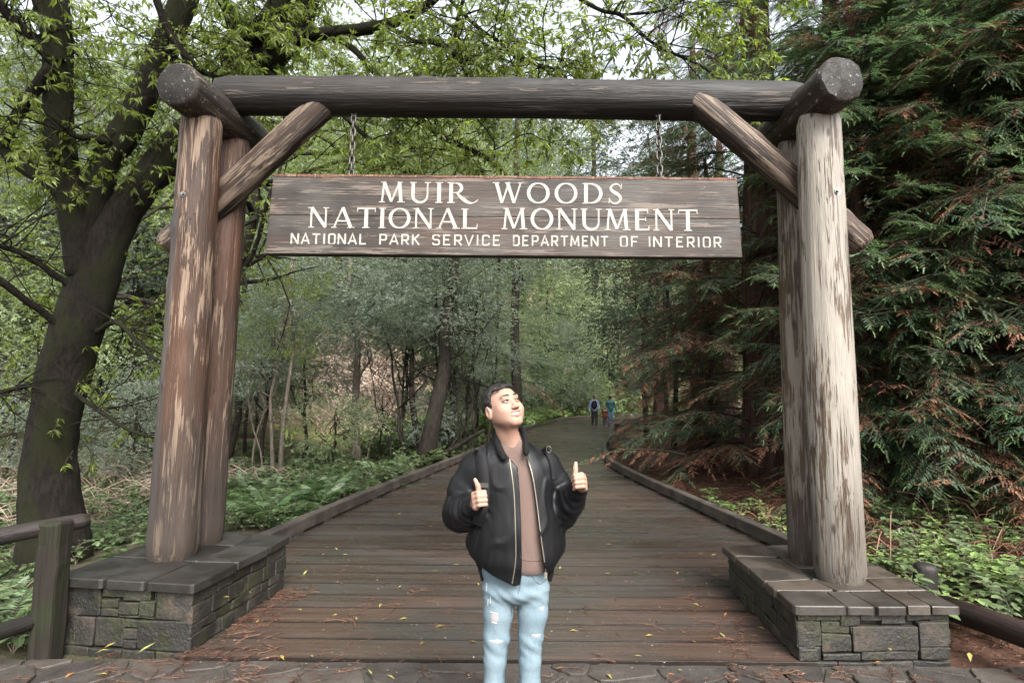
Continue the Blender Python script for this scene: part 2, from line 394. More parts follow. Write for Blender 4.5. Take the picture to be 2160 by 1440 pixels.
def curb(poly, side):
    d = np.concatenate([[0], np.cumsum(np.linalg.norm(np.diff(poly, axis=0), axis=1))])
    s_ = 0.0; first = True
    while s_ < d[-1] - 0.5:
        seg = 2.4 if poly is LS or s_ < 5 else 1.5
        t = np.linspace(s_ + 0.006, min(s_ + seg - 0.006, d[-1]), 7)
        P = np.stack([np.interp(t, d, poly[:, 0]), np.interp(t, d, poly[:, 1])], 1)
        T = np.gradient(P, axis=0); T /= np.linalg.norm(T, axis=1)[:, None]; N_ = np.stack([T[:, 1], -T[:, 0]], 1) * side
        h = 0.065; z0, z1, b = 0.032, 0.175, 0.012
        prof = [(-h, z0), (-h, z1 - b), (-h + b, z1), (h - b, z1), (h, z1 - b), (h, z0)]
        V = np.array([[p[0] + nn[0] * q[0], p[1] + nn[1] * q[0], q[1]] for p, nn in zip(P, N_) for q in prof]); K = 6
        F = [[i * K + j, i * K + (j + 1) % K, (i + 1) * K + (j + 1) % K, (i + 1) * K + j] for i in range(6) for j in range(K)]
        ctr = np.array([*P[3], 0.1]); ax = np.array([T[3][0], T[3][1], 0]); X = np.array([T[3][1], -T[3][0], 0]); Yv = np.array([0, 0, 1.0])
        x, y, z = X, np.cross(ax, X), ax
        Rm = np.stack([x, y, z], 1); V = (V - ctr) @ Rm
        m = MB(); m.add(V, [np.array(F), np.array([list(range(K))]), np.array([list(range(6 * K + K - 1, 6 * K - 1, -1))])])
        o = m.obj('curb_timber', M_CURB, walk, M=mat4(x, y, z, ctr))
        for q in (1, 5):      # spacer blocks under the timber
            m = MB(); m.box((0, 0, 0), (0.055, 0.11, 0.017)); b_ = m.obj('spacer_block', M_CURB, walk)
            b_.location = (P[q][0], P[q][1], 0.0145); b_.rotation_euler = (0, 0, math.atan2(T[q][1], T[q][0]) - math.pi / 2)
        s_ += seg
curb(LS[LS[:, 1] > 5.0], 1); curb(RS[RS[:, 1] > 5.0], 1)
# fascia under the right edge where the bank drops away
fi = RS[(RS[:, 1] > 12) & (RS[:, 1] < 30)]
m = MB()
for a_, b_ in zip(fi[:-1], fi[1:]):
    k = m.n; m.add([[a_[0] + .09, a_[1], -0.06], [b_[0] + .09, b_[1], -0.06], [b_[0] + .09, b_[1], -0.5], [a_[0] + .09, a_[1], -0.5], [a_[0] + .14, a_[1], -0.06], [b_[0] + .14, b_[1], -0.06], [b_[0] + .14, b_[1], -0.5], [a_[0] + .14, a_[1], -0.5]], [[[0, 1, 2, 3], [5, 4, 7, 6], [0, 4, 5, 1]]])
m.obj('edge_board', M_CURB, walk)

# ------------------------------------------------------------------ stones
n = NT('dark_stone')
ov = n.coord('Object', (1, 1, 1), True)
a1 = n.noise(ov, 5, 5, 0.65); a2 = n.noise(ov, 45, 4, 0.7)
c = n.mix(n.rand(), (0.011, 0.0107, 0.0094), (0.025, 0.0228, 0.019)); c = n.mix(n.ramp(a1, 0.5, 0.75), c, (0.060, 0.043, 0.030)); c = n.vary(c, a2, 0.45, 1.6)
ms = n.noise(n.coord('World', (3, 3, 3)), 1.0, 5, 0.7)
c = n.mix(n.math('MULTIPLY', n.ramp(ms, 0.48, 0.62), 0.75), c, n.vary((0.024, 0.027, 0.010), a2, 0.4, 1.6))
n.bsdf(c, n.ramp(a1, 0.3, 0.7, 0.40, 0.75), n.bump(n.math('ADD', a1, n.math('MULTIPLY', a2, 0.6)), 0.75, 0.02), 0.4); M_STONE = n.m
n = NT('cap_stone')
ov = n.coord('Object', (1, 1, 1), True); a1 = n.noise(ov, 4, 5, 0.6); a2 = n.noise(ov, 38, 4, 0.7)
c = n.mix(n.rand(), (0.027, 0.024, 0.020), (0.050, 0.038, 0.029)); c = n.vary(n.vary(c, a1, 0.6, 1.4), a2, 0.6, 1.4)
n.bsdf(c, n.ramp(a1, 0.35, 0.65, 0.36, 0.6), n.bump(n.math('ADD', a1, n.math('MULTIPLY', a2, 0.3)), 0.4, 0.015), 0.5); M_CAP = n.m
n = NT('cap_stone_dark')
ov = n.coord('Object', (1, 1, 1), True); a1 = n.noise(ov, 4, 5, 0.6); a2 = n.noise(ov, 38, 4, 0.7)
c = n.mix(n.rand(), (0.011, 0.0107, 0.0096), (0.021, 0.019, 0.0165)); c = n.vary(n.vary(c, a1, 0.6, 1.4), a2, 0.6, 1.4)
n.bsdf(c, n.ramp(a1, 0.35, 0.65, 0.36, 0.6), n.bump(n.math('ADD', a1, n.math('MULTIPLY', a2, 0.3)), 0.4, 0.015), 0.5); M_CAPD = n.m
M_MORTAR = flat_mat('mortar', (0.045, 0.042, 0.036), 0.9, 0.2, var=0.5, bump=0.6, scale=40)
n = NT('paving_stone')
ov = n.coord('World'); a1 = n.noise(ov, 5, 5, 0.65); a2 = n.noise(ov, 55, 4, 0.7)
c = n.mix(n.rand(), (0.032, 0.028, 0.025), (0.054, 0.045, 0.038)); c = n.vary(n.vary(c, a1, 0.6, 1.45), a2, 0.55, 1.5)
n.bsdf(c, n.ramp(a1, 0.3, 0.7, 0.42, 0.75), n.bump(n.math('ADD', a1, n.math('MULTIPLY', a2, 0.6)), 0.6, 0.015), 0.35); M_PAVE = n.m

def stone_box(sx, sy, sz, b=0.012, amp=0.008, nx=3, nz=2):
    """rough block centred on 0 with softened edges; returns V, F"""
    def grid(k, h): return np.concatenate([[-h], np.linspace(-h + b, h - b, k), [h]])
    X, Y, Z = grid(nx, sx / 2), grid(2, sy / 2), grid(nz, sz / 2)
    idx = {}; V = []
    def vid(i, j, k):
        if (i, j, k) not in idx:
            p = np.array([X[i], Y[j], Z[k]]); h = np.array([sx, sy, sz]) / 2
            e = sum(1 for q, n_ in ((i, len(X)), (j, len(Y)), (k, len(Z))) if q in (0, n_ - 1))
            if e >= 2:
                for ax, q, n_ in ((0, i, len(X)), (1, j, len(Y)), (2, k, len(Z))):
                    if q in (0, n_ - 1): p[ax] -= np.sign(p[ax]) * b * (0.3 if e == 2 else 0.45)
            idx[(i, j, k)] = len(V); V.append(p)
        return idx[(i, j, k)]
    F = []; a, c_, d = len(X) - 1, len(Y) - 1, len(Z) - 1
    for i in range(a):
        for k in range(d):
            F.append([vid(i, 0, k), vid(i + 1, 0, k), vid(i + 1, 0, k + 1), vid(i, 0, k + 1)]); F.append([vid(i + 1, c_, k), vid(i, c_, k), vid(i, c_, k + 1), vid(i + 1, c_, k + 1)])
    for j in range(c_):
        for k in range(d):
            F.append([vid(0, j + 1, k), vid(0, j, k), vid(0, j, k + 1), vid(0, j + 1, k + 1)]); F.append([vid(a, j, k), vid(a, j + 1, k), vid(a, j + 1, k + 1), vid(a, j, k + 1)])
    for i in range(a):
        for j in range(c_):
            F.append([vid(i, j, d), vid(i + 1, j, d), vid(i + 1, j + 1, d), vid(i, j + 1, d)]); F.append([vid(i, j + 1, 0), vid(i + 1, j + 1, 0), vid(i + 1, j, 0), vid(i, j, 0)])
    V = np.array(V); V = V + amp * np.stack([vnoise(V * 9 + rng.uniform(0, 99), s_, 2) for s_ in (1, 2, 3)], 1)
    return V, np.array(F)
def clip_poly(P, n_, d):
    out = []
    for i in range(len(P)):
        a, b = P[i], P[(i + 1) % len(P)]; da, db = a @ n_ - d, b @ n_ - d
        if da <= 0: out.append(a)
        if da * db < 0: out.append(a + (b - a) * da / (da - db))
    return out
def voronoi(pts, poly):
    cells = []
    for i, p in enumerate(pts):
        c = [np.array(q, float) for q in poly]
        o = np.argsort(np.linalg.norm(pts - p, axis=1))[1:26]
        for j in o:
            q = pts[j]; n_ = norm(q - p); c = clip_poly(c, n_, (p + q) / 2 @ n_)
            if len(c) < 3: break
        cells.append(np.array(c) if len(c) >= 3 else None)
    return cells
def inset(P, d):
    """inset a convex polygon"""
    c = [p.copy() for p in P]; n0 = len(P)
    for i in range(n0):
        a, b = P[i], P[(i + 1) % n0]; e = b - a
        if np.linalg.norm(e) < 1e-6: continue
        n_ = np.array([e[1], -e[0]]) / np.linalg.norm(e)
        c = clip_poly(c, n_, a @ n_ - d)
        if len(c) < 3: return None
    return np.array(c)
def round_poly(P, r=0.2, jit=0.0):
    Q = []
    for i in range(len(P)):
        a, b, c = P[i - 1], P[i], P[(i + 1) % len(P)]
        Q += [b + (a - b) * r, b + (a - b) * r * 0.25 + (c - b) * r * 0.25, b + (c - b) * r]
    Q = np.array(Q)
    return Q + jit * rng.standard_normal(Q.shape)
def slab(P, z0, z1, bev=0.012, tilt=0.0, mat=None, name='slab', parent=None):
    """flagstone from convex outline P (world xy), origin at its centroid"""
    c = P.mean(0); Q = P - c; K = len(Q); tx, ty = tilt * rng.standard_normal(2)
    def zz(p): return p[0] * tx + p[1] * ty
    s_ = 1 - bev / max(0.05, np.abs(Q).max())
    V = [[*q, z0] for q in Q] + [[*q, z1 - bev + zz(q)] for q in Q] + [[*(q * s_), z1 + zz(q)] for q in Q] + [[0, 0, z1 + 0.004 * rng.standard_normal()]]
    F4 = [[i, (i + 1) % K, K + (i + 1) % K, K + i] for i in range(K)] + [[K + i, K + (i + 1) % K, 2 * K + (i + 1) % K, 2 * K + i] for i in range(K)]
    F3 = [[2 * K + i, 2 * K + (i + 1) % K, 3 * K] for i in range(K)]
    m = MB(); m.add(V, [np.array(F4), np.array(F3)]); o = m.obj(name, mat, parent, M=Matrix.Translation((c[0], c[1], 0))); return o

# flagstone apron in front of the boards
apron = thing('paving', 'wet flagstone paving in front of the boardwalk', None, kind='structure')
m = MB(); m.box((0, 1.36, -0.09), (4.0, 2.44, 0.07)); m.obj('bedding', M_MORTAR, apron)
poly = [(-3.9, -0.9), (3.9, -0.9), (3.9, 3.79), (-3.9, 3.79)]
px_, py_ = np.meshgrid(np.arange(-3.7, 3.9, 0.37), np.arange(-0.75, 3.8, 0.30)); pts = np.stack([px_.ravel(), py_.ravel()], 1); pts = pts + rng.uniform(-0.14, 0.14, pts.shape)
for c in voronoi(pts, poly):
    if c is None: continue
    q = inset(c, 0.012)
    if q is None or len(q) < 3: continue
    slab(round_poly(q, 0.22, 0.005), -0.06, -0.004 + 0.003 * rng.standard_normal(), 0.006, 0.008, M_PAVE, 'flagstone', apron)

# stone plinths
def plinth(name, label, base, H, rows_front, capmat, caps, overhang=0.035):
    """base: 4 corners (front-left, front-right, back-right, back-left); H top height"""
    t = thing(name, label, 'stone plinth', (np.mean([b[0] for b in base]), np.mean([b[1] for b in base]), 0))
    org = np.array(t.location); B = [np.array([*b, 0.0]) for b in base]
    capt = 0.055
    core = MB(); c0 = org * [1, 1, 0]
    ins = [b + norm(c0 - b) * 0.06 for b in B]
    V = [[*(p - org)[:2], -0.12] for p in ins] + [[*(p - org)[:2], H - capt - 0.003] for p in ins]
    core.add(V, [[[0, 1, 5, 4], [1, 2, 6, 5], [2, 3, 7, 6], [3, 0, 4, 7], [4, 5, 6, 7]]]); core.obj('mortar_core', M_MORTAR, t)
    for side in range(4):
        a, b = B[side], B[(side + 1) % 4]; L = np.linalg.norm(b - a); ex = norm(b - a); ey = np.array([-ex[1], ex[0], 0])   # ey points inwards
        if side == 0 and rows_front: rows = rows_front
        else:
            rows = []; z = 0.0; hs = [0.10, 0.08, 0.12, 0.07, 0.10]; random.shuffle(hs)
            k = 0; Ht = H - capt - 0.004
            while z < Ht - 0.02:
                h = hs[k % 5]; k += 1
                if Ht - z - h < 0.05: h = Ht - z
                x = 0.0; row = []
                while x < L - 0.01:
                    wd = random.uniform(0.12, 0.34)
                    if L - x - wd < 0.09: wd = L - x
                    row.append((x, wd)); x += wd
                rows += [(x_, z, w_, h) for x_, w_ in row]; z += h
        rows = list(rows) + [(L * k_ / 4, -0.17, L / 4, 0.167) for k_ in range(4)]
        for (x_, z_, w_, h_) in rows:
            d = 0.12; V, F = stone_box(w_ - 0.006, d, h_ - 0.006, b=0.007, amp=0.010, nx=4, nz=3)
            m = MB(); m.add(V, [F]); ctr = a + ex * (x_ + w_ / 2) + ey * (d / 2 - 0.012 * random.uniform(-0.6, 0.9)) + np.array([0, 0, z_ + h_ / 2])
            m.obj('stone', M_STONE, t, M=mat4(ex, ey, np.array([0, 0, 1.0]), ctr - org), smooth=False)
    for P in caps:
        P = np.array(P, float); q = inset(P, 0.005)
        q = round_poly(q, 0.08, 0.005)
        o = slab(q, H - capt, H + 0.003 * rng.standard_normal(), 0.006, 0.006, capmat, 'cap_stone', t); o.location = (o.location[0] - org[0], o.location[1] - org[1], 0)
    return t
LB = [(-3.03, 3.98), (-2.08, 3.87), (-1.95, 5.10), (-2.95, 5.30)]
# front face as in the photograph: big stones left, coursed rubble right
LF = [(0.0, 0.19, 0.30, 0.19), (0.0, 0.0, 0.13, 0.19), (0.13, 0.0, 0.14, 0.19), (0.27, 0.0, 0.21, 0.19), (0.48, 0.0, 0.10, 0.06), (0.48, 0.06, 0.10, 0.07), (0.48, 0.13, 0.10, 0.055), (0.58, 0.0, 0.376, 0.19),
      (0.30, 0.315, 0.16, 0.068), (0.46, 0.30, 0.20, 0.083), (0.30, 0.25, 0.13, 0.062), (0.30, 0.192, 0.13, 0.056), (0.43, 0.21, 0.15, 0.086), (0.58, 0.21, 0.11, 0.10), (0.43, 0.191, 0.26, 0.02), (0.69, 0.192, 0.266, 0.19)]
def capgrid(c4, us, vs_, jit=0.02):
    """caps from a warped grid over corner quad"""
    c4 = [np.array(p, float) for p in c4]
    nu, nv = len(us), len(vs_); G = np.zeros((nu, nv, 2))
    for i, u in enumerate(us):
        for j, v in enumerate(vs_):
            p = (c4[0] * (1 - u) + c4[1] * u) * (1 - v) + (c4[3] * (1 - u) + c4[2] * u) * v
            if 0 < i < nu - 1: p = p + norm(c4[1] - c4[0]) * jit * rng.standard_normal()
            if 0 < j < nv - 1: p = p + norm(c4[3] - c4[0]) * jit * rng.standard_normal()
            G[i, j] = p
    return [[G[i, j], G[i + 1, j], G[i + 1, j + 1], G[i, j + 1]] for i in range(nu - 1) for j in range(nv - 1)]
lc = [(-3.07, 3.94), (-2.04, 3.82), (-1.91, 5.14), (-2.99, 5.34)]
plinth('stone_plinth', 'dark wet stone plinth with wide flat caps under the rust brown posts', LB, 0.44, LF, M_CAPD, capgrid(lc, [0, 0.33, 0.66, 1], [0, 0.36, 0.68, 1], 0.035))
RB = [(1.86, 3.83), (2.86, 3.86), (2.92, 5.30), (1.94, 5.22)]
RF = [(0.0, 0.245, 0.28, 0.05), (0.28, 0.215, 0.13, 0.08), (0.41, 0.245, 0.14, 0.05), (0.55, 0.225, 0.17, 0.07), (0.72, 0.245, 0.28, 0.05),
      (0.0, 0.085, 0.155, 0.16), (0.155, 0.165, 0.19, 0.08), (0.155, 0.05, 0.20, 0.115), (0.345, 0.16, 0.065, 0.055), (0.355, 0.06, 0.44, 0.155), (0.795, 0.085, 0.205, 0.155), (0.0, 0.0, 0.155, 0.085), (0.155, 0.0, 0.25, 0.05), (0.405, 0.0, 0.16, 0.06), (0.565, 0.0, 0.23, 0.06), (0.795, 0.0, 0.205, 0.085)]
rc = [(1.82, 3.78), (2.91, 3.81), (2.97, 5.34), (1.90, 5.26)]
caps = capgrid(rc, [0, 0.34, 0.50, 0.68, 0.83, 1], [0, 0.2], 0.012)
q = lambda u, v: (np.array(rc[0]) * (1 - u) + np.array(rc[1]) * u) * (1 - v) + (np.array(rc[3]) * (1 - u) + np.array(rc[2]) * u) * v
caps += capgrid([q(0, .2), q(1, .2), q(1, 1), q(0, 1)], [0, 0.36, 0.7, 1], [0, 0.22, 0.45, 0.7, 1], 0.02)
plinth('stone_plinth', 'grey brown stone plinth with narrow front caps under the pale posts', RB, 0.355, RF, M_CAP, caps)
# ------------------------------------------------------------------ the log gateway
M_LOG_L1 = log_mat('log_rust_front', (0.190, 0.134, 0.094), (0.024, 0.015, 0.011), (0.060, 0.027, 0.014), 0.535, 0.6, damp=1.7, streak=(-0.075, 0.05, 2.75))
M_LOG_L2 = log_mat('log_rust_back', (0.18, 0.128, 0.092), (0.028, 0.018, 0.0135), (0.065, 0.030, 0.017), 0.555, 0.5, damp=1.5)
M_LOG_R1 = log_mat('log_pale', (0.235, 0.212, 0.180), (0.060, 0.040, 0.028), (0.10, 0.066, 0.042), 0.445, 0.5, damp=1.0)
M_LOG_R2 = log_mat('log_pale_back', (0.205, 0.175, 0.142), (0.050, 0.034, 0.025), (0.09, 0.056, 0.034), 0.50, 0.5, damp=0.9)
M_BEAM = log_mat('log_black', (0.085, 0.070, 0.058), (0.0095, 0.0088, 0.0084), (0.019, 0.015, 0.013), 0.58, 0.3)
M_BRACE = log_mat('log_brace', (0.165, 0.122, 0.090), (0.024, 0.016, 0.012), (0.045, 0.026, 0.017), 0.515, 0.4)
M_CROSS = log_mat('log_cross', (0.115, 0.088, 0.065), (0.017, 0.014, 0.012), (0.032, 0.022, 0.016), 0.57, 0.3, lichen=1.0)
M_STEEL = flat_mat('galvanised_steel', (0.20, 0.205, 0.205), 0.45, 0.5, 0.8, var=0.35, scale=60)
def log_mesh(L, r0, r1, seed, seg=44, rings=46, knots=(), bend=0.01, end=0.02):
    """log along +Z from 0 to L"""
    z = np.linspace(0, L, rings); a = np.arange(seg) * 2 * math.pi / seg
    Z, A = np.meshgrid(z, a, indexing='ij')
    R = r0 + (r1 - r0) * Z / L
    P = np.stack([np.cos(A).ravel() * 3.2, np.sin(A).ravel() * 3.2, Z.ravel() * 0.7], 1)
    R = R * (1 + 0.045 * vnoise(P, seed, 2).reshape(Z.shape)) + 0.006 * vnoise(P * [3, 3, 1.2], seed + 1, 2).reshape(Z.shape)
    ck = vnoise(np.stack([A.ravel() * 5 + 0.3 * np.sin(Z.ravel()), Z.ravel() * 0.35, 0 * Z.ravel()], 1), seed + 2, 1).reshape(Z.shape)
    R = R - 0.010 * np.clip(ck - 0.45, 0, 1) * 2
    for (kz, ka, kr) in knots:
        d2 = ((Z - kz) / kr) ** 2 + (np.angle(np.exp(1j * (A - ka))) * r0 / kr) ** 2
        R = R + 0.018 * np.exp(-d2 * 0.5) - 0.03 * np.exp(-d2 * 6)
    cx = bend * np.sin(Z / L * math.pi + seed); cy = bend * np.cos(Z / L * 2.3 + seed)
    ez = np.where(Z < 1e-6, 1, 0) + np.where(Z > L - 1e-6, 1, 0)
    R = np.where(ez > 0, R - end, R)
    V = np.stack([R * np.cos(A) + cx, R * np.sin(A) + cy, Z + 0.0], -1).reshape(-1, 3)
    i, j = np.meshgrid(np.arange(rings - 1), np.arange(seg), indexing='ij'); i = i.ravel(); j = j.ravel(); k = (j + 1) % seg
    F = [np.stack([i * seg + j, i * seg + k, (i + 1) * seg + k, (i + 1) * seg + j], 1)]
    c0 = [cx[0, 0], cy[0, 0], -0.004]; c1 = [cx[-1, 0], cy[-1, 0], L + 0.004]; nV = len(V)
    V = np.vstack([V, [c0, c1]]); jj_ = np.arange(seg)
    F.append(np.stack([(jj_ + 1) % seg, jj_, np.full(seg, nV)], 1)); F.append(np.stack([jj_ + (rings - 1) * seg, (jj_ + 1) % seg + (rings - 1) * seg, np.full(seg, nV + 1)], 1))
    return V, F
gate = thing('timber_gateway', 'log gateway of four posts carrying a dark round beam', 'gateway', (0, 4.65, 0))
G0 = np.array([0, 4.65, 0])
M_LOGEND = log_mat('log_end', (0.030, 0.025, 0.020), (0.0045, 0.004, 0.0038), (0.011, 0.008, 0.006), 0.62, 0.3, lichen=0.9)
def log(name, a, b, r0, r1, mat, seed, knots=(), label=None, xref=None, **kw):
    a, b = np.asarray(a, float), np.asarray(b, float); L = np.linalg.norm(b - a)
    V, F = log_mesh(L, r0, r1, seed, knots=knots, **kw); x, y, z = frame(b - a, xref)
    me = np_mesh(name, V, F, [mat, M_LOGEND], np.concatenate([np.zeros(len(F[0]), int)] + [np.ones(len(f), int) for f in F[1:]]), smooth=True)
    o = link(name, me, gate, mat4(x, y, z, a - G0))
    if label: o['label'] = label
    try: me.set_sharp_from_angle(angle=math.radians(50))
    except Exception: pass
    return o
rnk = lambda n_, L: [(rng.uniform(0.15, 0.95) * L, rng.uniform(-2.6, -0.6), rng.uniform(0.03, 0.05)) for _ in range(n_)]
log('post', (-2.585, 4.47, 0.43), (-2.51, 4.42, 3.92), 0.178, 0.150, M_LOG_L1, 1, rnk(7, 3.4), 'rust brown front post with pale peeled patches')
log('post', (-2.585, 4.90, 0.43), (-2.455, 4.82, 3.92), 0.160, 0.140, M_LOG_L2, 2, rnk(7, 3.4), 'darker brown post behind the rust brown one')
log('post', (2.445, 4.37, 0.345), (2.425, 4.34, 3.92), 0.178, 0.160, M_LOG_R1, 3, rnk(3, 3.4), 'pale grey weathered front post')
log('post', (2.47, 4.82, 0.345), (2.44, 4.76, 3.92), 0.165, 0.150, M_LOG_R2, 4, rnk(6, 3.4), 'brown and grey post behind the pale one')
log('crosspiece', (-2.53, 4.07, 3.995), (-2.44, 5.16, 4.02), 0.170, 0.165, M_CROSS, 5, rnk(2, 1.1))
log('crosspiece', (2.43, 4.00, 4.045), (2.36, 5.10, 4.03), 0.178, 0.165, M_CROSS, 6, rnk(2, 1.1), 'lichen spotted crosspiece over the pale posts')
log('beam', (-2.50, 4.63, 4.185), (2.44, 4.60, 4.185), 0.160, 0.160, M_BEAM, 7, [(1.1, 0.9, .05), (2.5, 0.8, .05), (2.85, 0.5, .05), (1.75, 0.7, .04), (3.6, 0.6, .04)], 'black weathered round top beam', xref=(0, 0, 1))
pA, pB = at(698, 206, 4.63), at(362, 512, 4.67); log('brace', pB + (pA - pB) * -0.03, pA, 0.122, 0.118, M_BRACE, 8, rnk(2, 1.7), xref=(0, 1, 0))
pA, pB = at(1458, 204, 4.57), at(1808, 510, 4.58); log('brace', pB + (pA - pB) * -0.03, pA, 0.120, 0.115, M_BRACE, 9, rnk(2, 1.7), xref=(0, 1, 0))
def bolt(p):
    m = MB(); a = np.arange(24) * 2 * math.pi / 24
    m.tube([[0, 0, 0], [0, 0, 0.006]], 0.036, 24); m.tube([[0, 0, 0.006], [0, 0, 0.022]], 0.022, 6); m.tube([[0, 0, 0.022], [0, 0, 0.04]], 0.011, 10)
    m.obj('bolt', M_STEEL, gate, M=mat4(np.array([1, 0, 0.]), np.array([0, 0, 1.]), np.array([0, -1., 0]), np.asarray(p) - G0))
bolt(at(1763, 405, 4.202)); bolt(at(389, 411, 4.285))

# ------------------------------------------------------------------ hanging sign
n = NT('sign_wood')
g1 = n.noise(n.coord('Object', (1.1, 7, 13), True), 1.0, 6, 0.65, 0.5); g2 = n.noise(n.coord('Object', (4, 40, 85), True), 1.0, 4, 0.65); g3 = n.noise(n.coord('Object', (1.3, 3, 2.0), True), 1.0, 3, 0.6)
c = n.mix(n.ramp(g3, 0.35, 0.65), (0.017, 0.012, 0.009), (0.042, 0.026, 0.018)); c = n.vary(c, g2, 0.5, 1.5)
pt = n.ramp(n.math('ADD', n.math('MULTIPLY', g1, 0.62), n.math('MULTIPLY', g2, 0.38)), 0.545, 0.562)
c = n.mix(n.math('MULTIPLY', pt, 0.9), c, n.vary((0.115, 0.090, 0.072), g2, 0.6, 1.4))
sc_ = n.n('ShaderNodeSeparateXYZ'); n.l(n.n('ShaderNodeTexCoord').outputs['Object'], sc_.inputs[0])
halo = n.noise(n.coord('Object', (1.6, 1, 3.2)), 1.0, 4, 0.6)
c = n.mix(n.math('MULTIPLY', n.ramp(halo, 0.47, 0.62), 0.42), c, n.vary((0.080, 0.074, 0.066), g2, 0.6, 1.4))
dots = n.noise(n.coord('Object', (35, 60, 60)), 1.0, 3, 0.6); c = n.mix(n.ramp(dots, 0.70, 0.73), c, (0.35, 0.33, 0.29))
n.bsdf(c, 0.6, n.bump(n.math('ADD', g1, g2), 0.5, 0.008), 0.35); M_SIGN = n.m
M_SIGNTOP = log_mat('sign_top_edge', (0.198, 0.125, 0.086), (0.086, 0.033, 0.020), (0.145, 0.059, 0.033), 0.55, 0.6)
n = NT('sign_paint'); g = n.noise(n.coord('World', (60, 30, 60)), 1.0, 4, 0.7); g2 = n.noise(n.coord('World', (14, 9, 14)), 1.0, 3, 0.6)
c = n.mix(n.ramp(g, 0.56, 0.66), n.vary((0.40, 0.375, 0.335), g2, 0.7, 1.15), (0.17, 0.14, 0.115)); n.bsdf(c, 0.6, None, 0.3); M_PAINT = n.m
SX0, SX1, SZ0, SZ1, SY = -1.985, 1.840, 2.795, 3.455, 4.47
sign = thing('hanging_sign', 'long brown plank sign with white lettering hung from chains under the beam', 'sign', ((SX0 + SX1) / 2, SY + 0.05, (SZ0 + SZ1) / 2))
SO = np.array(sign.location)
zs = SZ0 + (SZ1 - SZ0) * (537 - 458.5) / (537 - 373)
for (za, zb, xa, xb, lab) in ((SZ0, zs - 0.0006, SX0, SX1, 'lower plank of the sign'), (zs + 0.0006, SZ1, SX0, SX1, 'upper plank of the sign with a reddish split top edge')):
    nx, nz = 60, 8; hx, hy, hz = (xb - xa) / 2, 0.05, (zb - za) / 2
    V, F = stone_box(2 * hx, 0.10, 2 * hz, b=0.005, amp=0.0, nx=nx, nz=nz)
    top = V[:, 2] > hz - 0.012; V[:, 2] += np.where(top & (zb > SZ1 - .01), 0.008 * vnoise(np.stack([V[:, 0] * 5, 0 * V[:, 0], 0 * V[:, 0]], 1), 5), 0)
    zw = V[:, 2] + (za + zb) / 2; V[:, 0] += (zw - SZ0) / (SZ1 - SZ0) * np.where(V[:, 0] < -hx + .03, .036, np.where(V[:, 0] > hx - .03, -.024, 0))
    V[:, 1] += 0.0012 * vnoise(V * [2, 3, 14], 6)
    V[:, 0] += np.where(abs(V[:, 0]) > hx - 0.012, 0.004 * vnoise(V * [0, 5, 20], 8), 0)
    fc = V[F].mean(1); mi = np.where((fc[:, 2] > hz - 0.02 - 0.012 * vnoise(fc * [7, 1, 1], 3)) & (zb > SZ1 - .01) & (fc[:, 1] < 0.2), 0, 0)
    me = np_mesh('plank', V, [F], [M_SIGN], mi); o = link('plank', me, sign, Matrix.Translation(Vector(np.array([(xa + xb) / 2, SY + 0.05, (za + zb) / 2]) - SO))); o['label'] = lab
# split reddish strip along the top edge
xs = np.linspace(SX0 + .04, SX1 - .03, 90); lo = SZ1 - 0.022 - 0.012 * vnoise(np.stack([xs * 6, xs * 0, xs * 0], 1), 4); m = MB()
V = np.array([[x, yy, z] for x, l in zip(xs, lo) for (yy, z) in ((SY - 0.004, l), (SY - 0.005, SZ1 - 0.004))]) - SO
V2 = V + [0, 0.012, 0]
k = np.arange(89) * 2; m.add(np.vstack([V, V2]), [np.concatenate([np.stack([k, k + 2, k + 3, k + 1], 1), np.stack([k, k + 180, k + 182, k + 2], 1), np.stack([k + 1, k + 3, k + 183, k + 181], 1)])])
Rz = np.array([[0, 0, 1.0], [0, 1, 0], [-1, 0, 0]])
me = m.mesh('edge_strip', M_SIGNTOP); o = link('edge_strip', me, sign)

